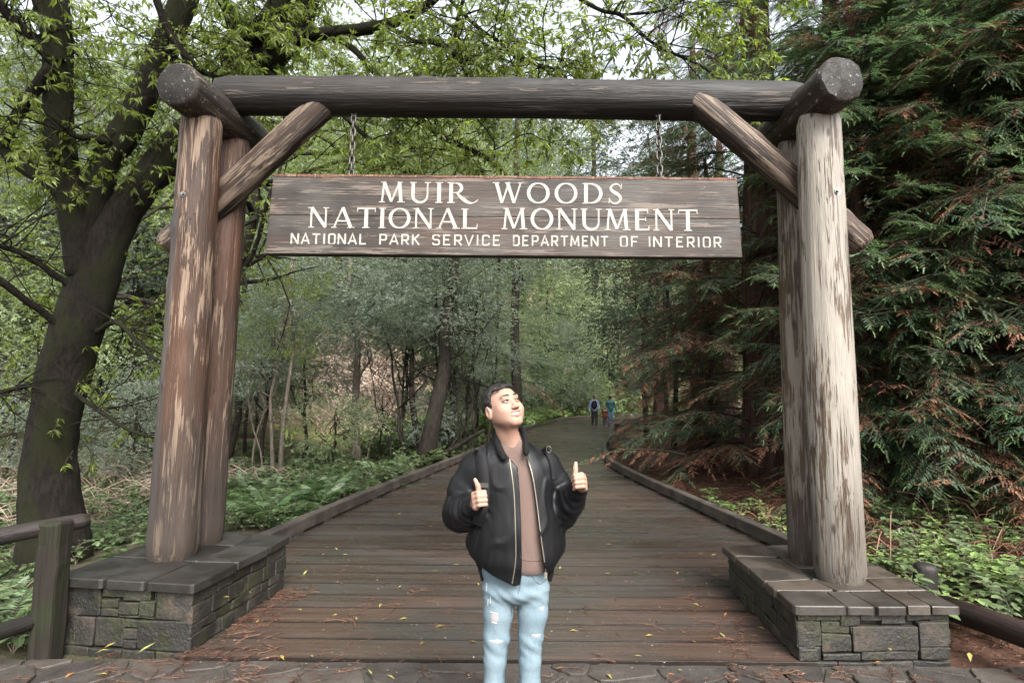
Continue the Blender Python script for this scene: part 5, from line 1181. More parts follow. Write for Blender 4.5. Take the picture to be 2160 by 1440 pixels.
# dry bramble canes on the slope, and nearer behind the posts
def canes(n_, L):
    g = TG()
    for _ in range(n_):
        d = rdir(1, -.1, .8)[0]; l = L * rng.uniform(.5, 1.2); s_ = rng.uniform(-.3, .3, 3) * L; q = spline(np.array([s_, s_ + d * l * .5 + [0, 0, .12 * l], s_ + d * l + [0, 0, -.25 * l]]), 6); g.add(*tri_tube(q, .0035 * L * 2))
    return g.arr()
CV = [canes(26, 1.0) for _ in range(4)]
P = region(800, lambda: rng.uniform(-26, -3), lambda: rng.uniform(26, 42), lambda x, y: gz(x, y) > -.2); cover('dry_brush', 'pinkish brown dry brush covering the slope beyond the creek', P, rng.uniform(1.0, 2.0, len(P)), 'brush', CV, [M_DRY])
P = region(60, lambda: rng.uniform(-13, -4.2), lambda: rng.uniform(8.5, 17), lambda x, y: x < lx(y) - 4.2); P[:, 2] += .10; cover('dry_brush', 'brown dry brambles in the hollow behind the left posts', P, rng.uniform(.6, 1.1, len(P)), 'brush', CV, [M_DRY])
P = region(60, lambda: rng.uniform(3.6, 9), lambda: rng.uniform(5.5, 10)); cover('dry_brush', 'bare brown stems under the redwood boughs', P, rng.uniform(.35, .7, len(P)), 'brush', CV, [M_LITTER])
# fallen redwood sprays and needles
def litter_sprig(n_=9):
    g = TG(); q = spline(np.array([[0, 0, .004], [.06, .015, .008], [.13, 0, .003]]), 5); g.add(*tri_tube(q, .0016)); P = q[rng.integers(0, 5, n_)]; D = rdir(n_, -.1, .35); V, F = place(leaf2(.035, .0035), LEAF2_F, rot_to(D), P); g.add(V, F); return g.arr()
LV = [litter_sprig(int(rng.integers(4, 12))) for _ in range(6)]
P = region(7500, lambda: rng.uniform(2.6, 11), lambda: rng.uniform(2.6, 16), lambda x, y: x > rx(max(y, 3)) + .12); P[:, 2] += .01; cover('needle_litter', 'red brown redwood litter covering the right bank', P, rng.uniform(1.0, 2.8, len(P)), 'litter', LV, [M_LITTER], .12)
def deck_litter(n_, cx, cy, sx_d, sy_d, lim): 
    P = []
    while len(P) < n_:
        x, y = rng.normal(cx, sx_d), rng.normal(cy, sy_d)
        if lim(x, y): P.append((x, y, .002 if y > 3.81 else -.001))
    return np.array(P)
onw = lambda x, y: (-2.04 < x < 1.84 or y < 3.8) and y > 2.2
def by_left(n_):
    t = rng.uniform(0, 1, n_) ** .8; k = np.abs(rng.normal(0, .10, n_)); return np.column_stack([-2.05 + .10 * (1 - t) * 0 + .11 * (1 - t) * 0 + k + .10 * (t - 0), 3.75 + 1.35 * t, np.full(n_, .003)])
P = np.vstack([by_left(80), deck_litter(70, -2.0, 3.62, .55, .18, onw), deck_litter(35, -1.2, 4.0, .6, .5, onw), deck_litter(60, 1.7, 3.55, .45, .16, onw), deck_litter(80, 0, 4.6, 1.5, 1.2, onw), deck_litter(40, 1.6, 4.4, .2, .5, onw)])
cover('needle_litter', 'red needle litter drifted against the plinths and over the boards', P, rng.uniform(.6, 1.4, len(P)), 'litter', LV, [M_LITTER], .03)
P = np.column_stack([rng.uniform(-2, 2.6, 1500), rng.uniform(3.4, 12, 1500), np.full(1500, .004)]); P = P[(P[:, 0] > np.array([max(-2.04, lx(y)) if y > 5.2 else -2.04 for y in P[:, 1]]) + .1) & (P[:, 0] < np.array([rx(y) - .1 if y > 5.2 else 1.82 for y in P[:, 1]]))]
crumb = (np.array([[0, 0, 0], [.012, .003, .002], [.004, .006, .003], [.006, -.002, .003]]), np.array([[0, 1, 2], [0, 3, 1]]), np.zeros(2, int)); cover('bark_crumbs', 'tiny pale crumbs of bark and leaf strewn over the boards', P, rng.uniform(.4, 1.3, len(P)), 'litter', [crumb], [M_DRY], .05)
# single fallen leaves
n = NT('fallen_leaf'); c = n.mix(n.rand(), (0.26, 0.20, 0.05), (0.21, 0.22, 0.07)); c = n.mix(n.ramp(n.math('FRACT', n.math('MULTIPLY', n.rand(), 7.3)), .78, .84), c, (0.20, 0.09, 0.035)); n.bsdf(c, .5, None, .4); M_FALL = n.m
FM = []
for i in range(3):
    V = leaf4(.085, .024, .25, -.10 + .12 * i); FM.append(np_mesh('fallen_leaf', V, [LEAF4_F], M_FALL, smooth=True))
lp = [(160, 1416), (233, 1421), (220, 1365), (232, 1369), (290, 1376), (540, 1313), (470, 1258), (530, 1250), (450, 1170), (640, 1213), (625, 1283), (690, 1155), (680, 1170), (735, 1170), (712, 1160), (700, 1297), (752, 1307), (805, 1272), (660, 1385), (785, 1422), (815, 1422), (590, 1380), (840, 1240), (860, 1302), (910, 1203), (970, 1190), (895, 1352), (938, 1318), (990, 1350), (880, 1163), (1005, 1228), (980, 1120), (1170, 1410), (1200, 1330), (1323, 1184), (1290, 1147), (1360, 1340), (1337, 1382), (1475, 1277), (1527, 1300), (1370, 1124), (1395, 1167), (1470, 1168), (1500, 1170), (1514, 1215), (1334, 1208), (1278, 1420), (1408, 1422), (1440, 1412), (1456, 1350), (1385, 1308), (1595, 1320), (1530, 1345), (1270, 1098), (1240, 1093), (1350, 1140), (870, 1100), (905, 1110), (930, 1095), (760, 1112), (840, 1085), (790, 1130), (1290, 1210), (1180, 1200), (1430, 1205), (1665, 1225), (1780, 1230), (1860, 1395), (2045, 1375), (1880, 1372)]
for px, py in lp:
    d = ray(px, py); zt = 0.004
    p = _C + d * (zt - CAM_H) / d[2]
    if (p[0] < -2.0 or p[0] > 1.84) and 3.85 < p[1] < 5.2: zt = .449 if p[0] < 0 else .364; p = _C + d * (zt - CAM_H) / d[2]
    elif abs(p[0]) > 3.9: continue
    o = link('fallen_leaf', FM[rng.integers(3)]); f = rng.uniform(.6, 1.0); o.location = (p[0], p[1], zt); o.scale = (f, f, f); o.rotation_euler = (rng.normal(0, .12), rng.normal(0, .12), rng.uniform(0, 6.28)); setp(o, 'yellow fallen leaf lying on the wet boards or paving', 'leaf', 'fallen leaves in front of and under the gateway')

# ------------------------------------------------------------------ rail fences at both sides, bench
M_FENCE = log_mat('fence_wood', (0.030, 0.025, 0.020), (0.009, 0.008, 0.007), (0.022, 0.011, 0.008), 0.60, 0.25)
n = NT('fence_post'); g = n.noise(n.coord('Object', (30, 30, 2)), 1.0, 5, .6); ms = n.noise(n.coord('Object', (5, 5, 4)), 1.0, 4, .6)
c = n.mix(n.ramp(ms, .42, .6), n.vary((.016, .013, .010), g, .4, 1.6), n.vary((.015, .017, .008), g, .5, 1.5)); n.bsdf(c, .8, n.bump(g, .7, .015), .2); M_FPOST = n.m
def flog(parent, name, a, b, r0, r1, mat, seed, org, seg=20):
    a, b = np.asarray(a, float), np.asarray(b, float); V, F = log_mesh(np.linalg.norm(b - a), r0, r1, seed, seg, 18, (), .012, .012); x, y, z = frame(b - a); return link(name, np_mesh(name, V, F, mat, smooth=True), parent, mat4(x, y, z, a - np.asarray(org)))
pb = at(72, 1400, 3.75); o_ = np.array([pb[0], pb[1], 0]); fl = thing('rail_fence', 'mossy post with two log rails at the left picture edge', 'fence', tuple(o_))
pt = at(88, 1090, 3.95); V, F = stone_box(.145, .14, pt[2] + .35, b=.02, amp=.012, nx=3, nz=10); link('post', np_mesh('post', V, [F], M_FPOST, smooth=False), fl, Matrix.Translation((-.01, .1, (pt[2] - .35) / 2)))
flog(fl, 'rail', at(-150, 1165, 3.45), at(190, 1098, 4.0), .056, .050, M_FENCE, 21, o_); flog(fl, 'rail', at(-150, 1385, 3.3), at(132, 1290, 3.98), .052, .048, M_FENCE, 22, o_)
pr_ = at(1950, 1250, 4.75); o_ = np.array([pr_[0], pr_[1], 0]); fr = thing('rail_fence', 'low dark log rail and stub post at the right plinth', 'fence', tuple(o_))
pt = at(1952, 1190, 4.75); flog(fr, 'post', (pr_[0], 4.75, -.2), (pt[0], 4.75, pt[2]), .085, .08, M_FENCE, 23, o_); flog(fr, 'rail', at(1985, 1278, 4.35), at(2300, 1395, 3.35), .085, .08, M_FENCE, 24, o_)
# bench board beside the far end of the walk
pb = at(1295, 897, 26.0); bt = thing('bench', 'low plank bench set into the curb beside the walking family', 'bench', (pb[0], 26, 0))
for k, (zz_, dy, l) in enumerate(((.43, 0, 2.3), (.43, .24, 2.3), (.16, .1, 2.3))):
    m = MB(); m.box((1.2, dy, zz_), (l / 2, .10, .03)); m.obj('seat_board' if k < 2 else 'lower_board', M_CURB, bt)
for dx in (.15, 2.2):
    m = MB(); m.box((dx, .12, .05), (.06, .16, .345)); m.obj('support', M_CURB, bt)

# ------------------------------------------------------------------ people: distance fields turned into one smooth surface each
class SDF:
    def __init__(s, lo, hi, h):
        s.lo = np.array(lo, float); s.h = h; s.n = np.ceil((np.array(hi) - s.lo) / h).astype(int) + 1
        s.d = np.full(s.n, 0.5, np.float32)
    def sub(s, lo, hi):
        i0 = np.clip(np.floor((np.array(lo) - s.lo) / s.h).astype(int), 0, s.n); i1 = np.clip(np.ceil((np.array(hi) - s.lo) / s.h).astype(int) + 1, 0, s.n)
        if np.any(i1 <= i0): return None, None
        sl = tuple(slice(a, b) for a, b in zip(i0, i1))
        ax = [s.lo[k] + s.h * np.arange(i0[k], i1[k]) for k in range(3)]
        return sl, np.stack(np.meshgrid(*ax, indexing='ij'), -1).astype(np.float32)
    def comb(s, sl, v, k, op):
        a = s.d[sl]
        if op == 'u':
            if k > 0: t = np.clip(.5 + .5 * (a - v) / k, 0, 1); r = a * (1 - t) + v * t - k * t * (1 - t)
            else: r = np.minimum(a, v)
        else:
            v = -v
            if k > 0: t = np.clip(.5 - .5 * (a - v) / k, 0, 1); r = a * (1 - t) + v * t + k * t * (1 - t)
            else: r = np.maximum(a, v)
        s.d[sl] = r
    def cap(s, a, b, ra, rb, k=.02, op='u'):
        a, b = np.asarray(a, np.float32), np.asarray(b, np.float32); m = max(ra, rb) + k + .02
        sl, P = s.sub(np.minimum(a, b) - m, np.maximum(a, b) + m)
        if sl is None: return
        ab = b - a; t = np.clip(((P - a) @ ab) / (ab @ ab + 1e-12), 0, 1)
        s.comb(sl, np.linalg.norm(P - a - t[..., None] * ab, axis=-1) - (ra + (rb - ra) * t), k, op)
    def chain(s, pts, rad, k=.02):
        for i in range(len(pts) - 1): s.cap(pts[i], pts[i + 1], rad[i], rad[i + 1], k)
    def ell(s, c, r, R=None, k=.02, op='u'):
        c = np.asarray(c, np.float32); r = np.asarray(r, np.float32); m = r.max() + k + .02; sl, P = s.sub(c - m, c + m)
        if sl is None: return
        Q = P - c
        if R is not None: Q = Q @ np.asarray(R, np.float32)      # columns of R are the local axes
        k0 = np.linalg.norm(Q / r, axis=-1); k1 = np.linalg.norm(Q / (r * r), axis=-1) + 1e-9
        s.comb(sl, k0 * (k0 - 1) / k1, k, op)
    def mesh(s):
        d = s.d; S_ = d < 0; nx, ny, nz = s.n
        c = np.zeros((nx - 1, ny - 1, nz - 1), np.int8); off = [(i, j, k) for i in (0, 1) for j in (0, 1) for k in (0, 1)]
        for (i, j, k) in off: c += S_[i:nx - 1 + i, j:ny - 1 + j, k:nz - 1 + k]
        I = np.stack(np.nonzero((c > 0) & (c < 8)), 1); idx = np.full(c.shape, -1, np.int32); idx[tuple(I.T)] = np.arange(len(I))
        acc = np.zeros((len(I), 3)); cnt = np.zeros(len(I))
        for o in off:
            for ax in range(3):
                if o[ax]: continue
                o2 = list(o); o2[ax] = 1
                a = d[tuple((I + o).T)]; b = d[tuple((I + o2).T)]; m = (a < 0) != (b < 0)
                t = np.where(m, a / np.where(m, a - b, 1), 0); p = np.tile(np.array(o, float), (len(I), 1)); p[:, ax] += t
                acc += p * m[:, None]; cnt += m
        V = s.lo + s.h * (I + acc / cnt[:, None]); F = []
        for ax in range(3):
            u, v = (ax + 1) % 3, (ax + 2) % 3
            a = [slice(None)] * 3; b = [slice(None)] * 3; a[ax] = slice(0, -1); b[ax] = slice(1, None)
            E = np.stack(np.nonzero(S_[tuple(a)] != S_[tuple(b)]), 1)
            E = E[(E[:, u] > 0) & (E[:, v] > 0) & (E[:, u] < s.n[u] - 1) & (E[:, v] < s.n[v] - 1)]
            q = []
            for (du, dv) in ((-1, -1), (0, -1), (0, 0), (-1, 0)):
                e = E.copy(); e[:, u] += du; e[:, v] += dv; q.append(idx[tuple(e.T)])
            q = np.stack(q, 1); fl = ~S_[tuple(E.T)]; q[fl] = q[fl][:, ::-1]; F.append(q)
        return V, np.concatenate(F)
def skin_shader(name, col, blush):
    n = NT(name); g = n.noise(n.coord('Object', (18, 18, 18)), 1.0, 3, .5); c = n.mix(n.ramp(g, .4, .7), col, blush); n.bsdf(c, .62, None, .22, sss=.2); return n.m
M_SKIN = skin_shader('skin', (0.31, 0.193, 0.145), (0.30, 0.170, 0.126)); M_LIP = flat_mat('lips', (0.26, 0.135, 0.108), .55)
M_HAIR = flat_mat('black_hair', (0.011, 0.009, 0.008), .5, .4, var=.6, bump=.8, scale=120)
n = NT('jacket_nylon'); g = n.noise(n.coord('Object', (14, 14, 5)), 1.0, 3, .5, .3); n.bsdf((0.0042, 0.0045, 0.0054), n.ramp(g, .3, .7, .42, .52), n.bump(g, .2, .02), .24); M_JACKET = n.m
n = NT('jacket_rib'); wv_ = n.n('ShaderNodeTexNoise'); g = n.noise(n.coord('Object', (160, 160, 30)), 1.0, 2, .5); n.bsdf(n.vary((0.0042, .0042, .0046), g, .5, 1.6), .85, n.bump(g, .6, .006), .2); M_RIB = n.m
n = NT('brown_sweatshirt'); g = n.noise(n.coord('Object', (9, 9, 4)), 1.0, 4, .5, .6); g2 = n.noise(n.coord('Object', (300, 300, 300)), 1.0, 2, .5); n.bsdf(n.vary((0.120, 0.082, 0.069), g2, .85, 1.15), .9, n.bump(g, .5, .02), .2, sheen=.2); M_SHIRT = n.m
n = NT('pale_denim'); g = n.noise(n.coord('Object', (8, 8, 3)), 1.0, 4, .6, .5); g2 = n.noise(n.coord('Object', (220, 220, 60)), 1.0, 3, .6); c = n.mix(n.ramp(g, .30, .75), (0.120, 0.178, 0.212), (0.168, 0.222, 0.252)); n.bsdf(n.vary(c, g2, .85, 1.15), .8, n.bump(n.math('ADD', g, n.math('MULTIPLY', g2, .25)), .45, .015), .2); M_DENIM = n.m
M_RIP = flat_mat('frayed_rip', (0.27, 0.262, 0.262), .9, .2, var=.3, scale=90); M_WHITE = flat_mat('white', (0.42, 0.40, 0.37), .4, .4); M_SCLERA = flat_mat('eye_white', (0.20, 0.175, 0.16), .35, .3); M_EYE = flat_mat('eye_dark', (0.02, .012, .01), .2, .6)
M_ZIP = flat_mat('zip_metal', (0.30, 0.27, 0.22), .4, .5, .7); M_WEB = flat_mat('strap_webbing', (0.006, .006, .0065), .8, .25, var=.4, scale=90)
DM = 2.75
def W(px, py, dy=0.0): return at(px, py, DM + dy)
man = thing('person', 'smiling person in black bomber jacket and pale ripped jeans giving two thumbs up', 'person', (W(1085, 1619)[0], DM + .03, 0)); MO = np.array(man.location)
def put(name, V, F, mats, mi=None, parent=None, org=None, smooth=True):
    return link(name, np_mesh(name, V - (MO if org is None else org), [F], mats, mi, smooth), parent or man)
# --- head axes
hf = norm([.50, -.78, .36]); hu = np.array([-.32, .26, .9]); hu = norm(hu - hf * np.dot(hu, hf)); hxx = np.cross(hu, hf); HR = np.stack([hxx, hf, hu], 1)
HC = W(1060, 857, -.005)
def H(x, y, z): return HC + HR @ np.array([x, y, z])
def head_field(f, k=.02):
    e = lambda c, r, k=.02, op='u': f.ell(H(*c), r, HR, k, op)
    e((0, -.012, .020), (.076, .098, .081)); e((0, .024, -.042), (.062, .068, .068), .03); e((0, .036, -.082), (.044, .046, .031), .025)
    f.cap(H(-.012, .070, -.100), H(.012, .070, -.100), .019, .019, .02)
    for s_ in (1, -1):
        e((s_ * .044, .052, -.028), (.025, .026, .024), .02); e((s_ * .036, .066, -.040), (.019, .018, .015), .018)
        e((s_ * .053, .004, -.052), (.017, .030, .026), .03); e((s_ * .037, .036, -.056), (.028, .038, .032), .03)
    f.cap(H(-.034, .078, .019), H(.034, .078, .019), .011, .011, .02)
    for s_ in (1, -1): e((s_ * .031, .100, -.001), (.018, .014, .011), .010, 's')
    f.cap(H(0, .084, .006), H(0, .102, -.034), .0075, .0105, .012); f.ell(H(0, .107, -.036), (.0115, .0105, .010), HR, .008)
    for s_ in (1, -1): f.ell(H(s_ * .0125, .097, -.039), (.0085, .0095, .0075), HR, .006)
    # open smile: a groove with lips round it
    up = [(-.039, .0695, -.0480), (-.020, .0910, -.0560), (0, .0975, -.0585), (.020, .0910, -.0560), (.039, .0695, -.0480)]
    lo_ = [(-.039, .0695, -.0490), (-.023, .0870, -.0720), (0, .0945, -.0790), (.023, .0870, -.0720), (.039, .0695, -.0490)]
    f.ell(H(0, .098, -.0675), (.032, .0145, .0092), HR, .004, 's')
    for A in (up, lo_):
        for a, b in zip(A[:-1], A[1:]): f.cap(H(*a), H(*b), .0032, .0036, .004)
    for s_ in (1, -1):   # ears
        e((s_ * .079, -.014, -.020), (.010, .020, .033), .008); e((s_ * .089, -.010, -.016), (.008, .010, .018), .006, 's')
    return up, lo_
NB = W(1082, 958, .035); PEL = W(1088, 1225, .04)
body = SDF((MO[0] - .42, DM - .34, .02), (MO[0] + .46, DM + .26, 1.80), .0034)
up_l, lo_l = head_field(body)
body.cap(H(0, -.022, -.055), NB, .052, .058, .025); body.cap(H(.0, .03, -.10), NB + [0, -.03, .0], .022, .03, .03)
f_ = body
f_.ell(W(1078, 1020, .045), (.145, .075, .155), k=.05); f_.ell(W(1084, 1120, .04), (.125, .075, .15), k=.05); f_.ell(PEL, (.115, .07, .09), k=.04)
SHR, ELR, WRR = W(1002, 985, .05), W(972, 1083, .05), W(1001, 1064, -.150)
SHL, ELL, WRL = W(1150, 978, .05), W(1184, 1076, .06), W(1221, 1028, -.105)
f_.cap(NB, SHR, .05, .055, .05); f_.cap(NB, SHL, .05, .055, .05)
f_.chain([SHR, ELR, WRR], [.052, .040, .027], .03); f_.chain([SHL, ELL, WRL], [.052, .040, .027], .03)
def hand(f, w_, fw, th, side):
    """fist with the thumb up: fw wrist-to-knuckles, th thumb side, side +1 palm to image right"""
    fw = norm(fw); th = norm(np.asarray(th) - fw * np.dot(th, fw)); pm = np.cross(th, fw) * side
    pm = pm if pm[0] * side > 0 else -pm
    q = lambda a, b, c: np.asarray(w_) + fw * a + th * b + pm * c
    ti = [.028, .0095, -.0095, -.027]; rr = [.0098, .0102, .0096, .0084]; ext = [.004, .007, .004, -.003]
    for t_, r, e in zip(ti, rr, ext):
        f.cap(q(.0, t_ * .45, 0), q(.070 + e, t_, -.004), .016, .0125, .012)
        f.cap(q(.070 + e, t_, -.006), q(.098 + e, t_ * .96, .010), r * 1.12, r * 1.05, .004)
        f.cap(q(.098 + e, t_ * .96, .010), q(.092 + e, t_ * .94, .040), r * 1.05, r, .0025)
        f.cap(q(.092 + e, t_ * .94, .040), q(.064 + e, t_ * .92, .044), r * .98, r * .9, .0025)
    f.ell(q(.045, 0, .012), (.030, .026, .022), np.stack([fw, th, pm], 1), .012)
    f.cap(q(.012, .014, .012), q(.046, .036, .022), .017, .0145, .012); f.cap(q(.046, .036, .022), q(.058, .068, .020), .0135, .0112, .006)
    f.cap(q(.058, .068, .020), q(.052, .097, .012), .0112, .0085, .004); return q
hq = [hand(f_, WRR, [.12, -.85, .38], [-.16, .25, 1.0], 1), hand(f_, WRL, [.15, -.80, .42], [-.10, .35, 1.0], -1)]
HIPR, KNR, ANR = W(1054, 1250, .05), W(1046, 1348, .03), np.array([W(1040, 1440, .05)[0] - .005, DM + .07, .09])
HIPL, KNL, ANL = W(1122, 1250, .05), W(1120, 1348, .03), np.array([W(1117, 1440, .05)[0] + .005, DM + .07, .09])
for a, b, c in ((HIPR, KNR, ANR), (HIPL, KNL, ANL)):
    f_.chain([a + [0, .01, 0], b + [0, .012, 0], c], [.048, .036, .028], .02); f_.cap(c + [0, .02, -.03], c + [0, -.12, -.055], .034, .028, .02)
V, F = body.mesh()
L_ = (V - HC) @ HR
def seg_d(P, A):
    A = np.array(A); r = np.full(len(P), 9.0)
    for a, b in zip(A[:-1], A[1:]): ab = b - a; t = np.clip((P - a) @ ab / (ab @ ab), 0, 1); r = np.minimum(r, np.linalg.norm(P - a - t[:, None] * ab, axis=1))
    return r
FCn = L_[F].mean(1); lip = (np.minimum(seg_d(FCn, up_l), seg_d(FCn, lo_l)) < .0050) & (FCn[:, 1] > .07)
put('body', V, F, [M_SKIN, M_LIP], lip.astype(int))
M_NAIL = flat_mat('nail', (.33, .20, .155), .45, .3)
for q in hq:
    c_ = q(.0625, .092, .0125); ax_ = [norm(q(1, 0, 0) - q(0, 0, 0)), norm(q(0, 1, 0) - q(0, 0, 0)), norm(q(0, 0, 1) - q(0, 0, 0))]; m = MB(); a = np.linspace(0, 2 * math.pi, 11)[:-1]
    m.add(np.array([c_ + ax_[0] * .0022] + [c_ + ax_[2] * .0058 * math.cos(t) + ax_[1] * .0075 * math.sin(t) - ax_[0] * .0012 for t in a]) - MO, [np.array([[0, 1 + i, 1 + (i + 1) % 10] for i in range(10)])]); m.obj('thumbnail', M_NAIL, man, True)
# face pieces
def strip(pts, w_, mat, name, off=.0):
    m = MB(); P = np.array([H(*p) for p in pts]); n_ = len(P); m.tube(P - MO, np.array(w_) if np.ndim(w_) else w_, 6); return m.obj(name, mat, man, True)
for s_ in (1, -1):
    m = MB(); a = np.linspace(0, math.pi, 9); b = np.arange(12) * math.pi / 6; r = .0118
    cc = H(s_ * .031, .0745, -.0005); Vs = np.array([cc + HR @ (r * np.array([math.sin(u) * math.cos(v), math.cos(u), math.sin(u) * math.sin(v)])) for u in a for v in b]) - MO
    Fs = np.array([[i * 12 + j, (i + 1) * 12 + j, (i + 1) * 12 + (j + 1) % 12, i * 12 + (j + 1) % 12] for i in range(8) for j in range(12)]); m.add(Vs, [Fs]); e_ = m.obj('eye', M_SCLERA, man, True)
    gz_ = np.array([.16, 1, .10]); gz_ /= np.linalg.norm(gz_); m = MB(); ci = np.array([s_ * .031, .0745, -.0005]) + gz_ * .0098; ring = [ci + .0068 * np.array([math.cos(v), -.3 * math.sin(v) * .0, math.sin(v)]) for v in b]
    m.add(np.array([H(*(ci + gz_ * .0028))] + [H(*p) for p in ring]) - MO, [np.array([[0, 1 + i, 1 + (i + 1) % 12] for i in range(12)])]); m.obj('iris', M_EYE, e_, True)
    strip([(s_ * .014, .0860, -.0015), (s_ * .024, .0885, .0042), (s_ * .036, .0855, .0042), (s_ * .049, .0755, -.001)], [.0014, .0022, .0024, .0014], M_HAIR, 'eyelash')
    strip([(s_ * .014, .0855, .0025), (s_ * .025, .0885, .0082), (s_ * .037, .0850, .0080), (s_ * .049, .0745, .0015)], [.0018, .0028, .0028, .0015], M_SKIN, 'eyelid')
    strip([(s_ * .014, .0862, -.0045), (s_ * .026, .0885, -.0078), (s_ * .038, .0845, -.0068), (s_ * .049, .0755, -.0025)], [.0016, .0024, .0024, .0012], M_SKIN, 'lower_eyelid')
    strip([(s_ * .011, .0915, .0225), (s_ * .023, .0930, .0262), (s_ * .037, .0865, .0262), (s_ * .050, .0745, .0215)], [.0030, .0042, .0036, .0016], M_HAIR, 'eyebrow')
    m = MB(); m.tube(np.array([H(s_ * .0075, .1035, -.0445), H(s_ * .0085, .1015, -.0462)]) - MO, .0020, 8); m.obj('nostril', M_EYE, man)
tz = [(x, .0938 - 17 * x * x, -.0655) for x in np.linspace(-.033, .033, 11)]; m = MB()
Vt = np.array([H(x, y, z + dz + 9 * x * x * .8) for (x, y, z) in tz for dz in (.0066, -.0066 + 8 * x * x)]) - MO; k = np.arange(10) * 2; m.add(Vt, [np.stack([k, k + 1, k + 3, k + 2], 1)]); m.obj('teeth', M_WHITE, man, True)
# hair
hs = SDF(HC - .17, HC + .17, .0028); hs.ell(H(0, -.017, .022), (.0845, .1055, .088), HR, 0); hs.ell(H(0, -.004, .050), (.075, .092, .060), HR, .02); hs.ell(H(.006, .030, .070), (.052, .038, .028), HR, .03)
sl, P = hs.sub(HC - .17, HC + .17); Q = (P - HC.astype(np.float32)) @ HR.astype(np.float32); sh = Q.shape[:3]; q = Q.reshape(-1, 3)
nz_ = vnoise(q * [55, 22, 55], 4, 2).reshape(sh)
yy, zz, xx = Q[..., 1], Q[..., 2], np.abs(Q[..., 0])
side = np.minimum(.020 - yy + .35 * np.clip(zz - .02, 0, .05), zz + .022 + np.clip(-yy - .01, 0, 1) * .55)      # behind the temple and above the ear and nape
front = zz - (.070 - .10 * np.clip(.085 - yy, 0, .2) + .22 * np.clip(xx - .035, 0, .1))
keep_h = np.maximum(side, front) + .0055 * nz_
thin = .007 * np.clip((yy - .03) / .05, 0, 1) + .0075 * np.clip(1 - (zz + .02) / .06, 0, 1) * (xx > .03)      # clipped short above the ears
hs.d[sl] = np.maximum(hs.d[sl] + .0045 * nz_ + thin, -keep_h); V, F = hs.mesh(); put('hair', V, F, [M_HAIR])
m = MB()
for _ in range(900):      # loose strands give the crop a broken edge
    u = rdir(1, -.1, 1)[0]; l0 = np.array([u[0] * .076, u[1] * .096 - .008, .030 + u[2] * .090])
    if l0[2] < .060 - .25 * (.085 - l0[1]): continue
    d = norm(np.array([u[0] * .25, u[1] * .2 + .9, u[2] * .22]) + .40 * rng.standard_normal(3)); s_ = norm(np.cross(d, u)) * .0022; L0 = rng.uniform(.008, .020)
    m.add(np.array([H(*(l0 - s_)), H(*(l0 + s_)), H(*(l0 + d * L0))]) - MO, [np.array([[0, 1, 2]])])
m.obj('hair_strands', M_HAIR, man)
# --- clothes
def loft(f, rows, pw=2.4, shift=0.0):
    """rows: (centre xyz, half width, half depth), top to bottom; returns field over its whole box"""
    C_ = np.array([r[0] for r in rows], float)[::-1]; A = np.array([r[1] for r in rows], float)[::-1]; B = np.array([r[2] for r in rows], float)[::-1]
    D_ = spline(np.column_stack([C_, A, B]), 90); D_ = D_[np.argsort(D_[:, 2])]; C_, A, B = D_[:, :3], D_[:, 3], D_[:, 4]
    sl, P = f.sub(f.lo, f.lo + f.h * f.n); z = P[..., 2]; z1 = z[0, 0]; ip = lambda a: np.interp(z1, C_[:, 2], a)
    a, b = ip(A) + shift, ip(B) + shift; dx = np.abs(P[..., 0] - ip(C_[:, 0])) / a; dy = np.abs(P[..., 1] - ip(C_[:, 1])) / b
    r = (dx ** pw + dy ** pw) ** (1 / pw); d = (r - 1) * np.minimum(a, b)
    d = np.maximum(d, np.maximum(z - C_[-1, 2], C_[0, 2] - z)); return sl, P, d.astype(np.float32)
def px_of(P):
    v = P - _C.astype(np.float32); zf = v @ _F.astype(np.float32); return 1080 + 1200 * (v @ _R.astype(np.float32)) / zf, 720 - 1200 * (v @ _U.astype(np.float32)) / zf
# sweatshirt
sh_ = SDF((MO[0] - .30, DM - .20, .70), (MO[0] + .32, DM + .24, 1.52), .005)
rows = [(W(1082, 928, .03), .060, .062), (W(1081, 942, .035), .085, .078), (W(1080, 968, .04), .155, .090), (W(1080, 1010, .04), .185, .108), (W(1085, 1080, .04), .175, .118), (W(1092, 1150, .04), .168, .122), (W(1096, 1185, .04), .165, .118), (W(1098, 1198, .04), .150, .106)]
sl, P, d = loft(sh_, rows); nz_ = vnoise(P.reshape(-1, 3) * [7, 7, 3.2], 8, 2).reshape(P.shape[:3]); sh_.d[sl] = d + .009 * nz_
a = np.linspace(0, 2 * math.pi, 15); ring = [W(1083, 934, .03) + np.array([.060 * math.cos(t), .060 * math.sin(t), .012 * math.sin(t) - .004]) for t in a]; sh_.chain(ring, [.0095] * 15, .006)
sh_.cap(W(1082, 958, .035), W(1080, 900, .03), .052, .056, .006, 's')
V, F = sh_.mesh(); so_ = put('sweatshirt', V, F, [M_SHIRT]); SV, SF = V, F
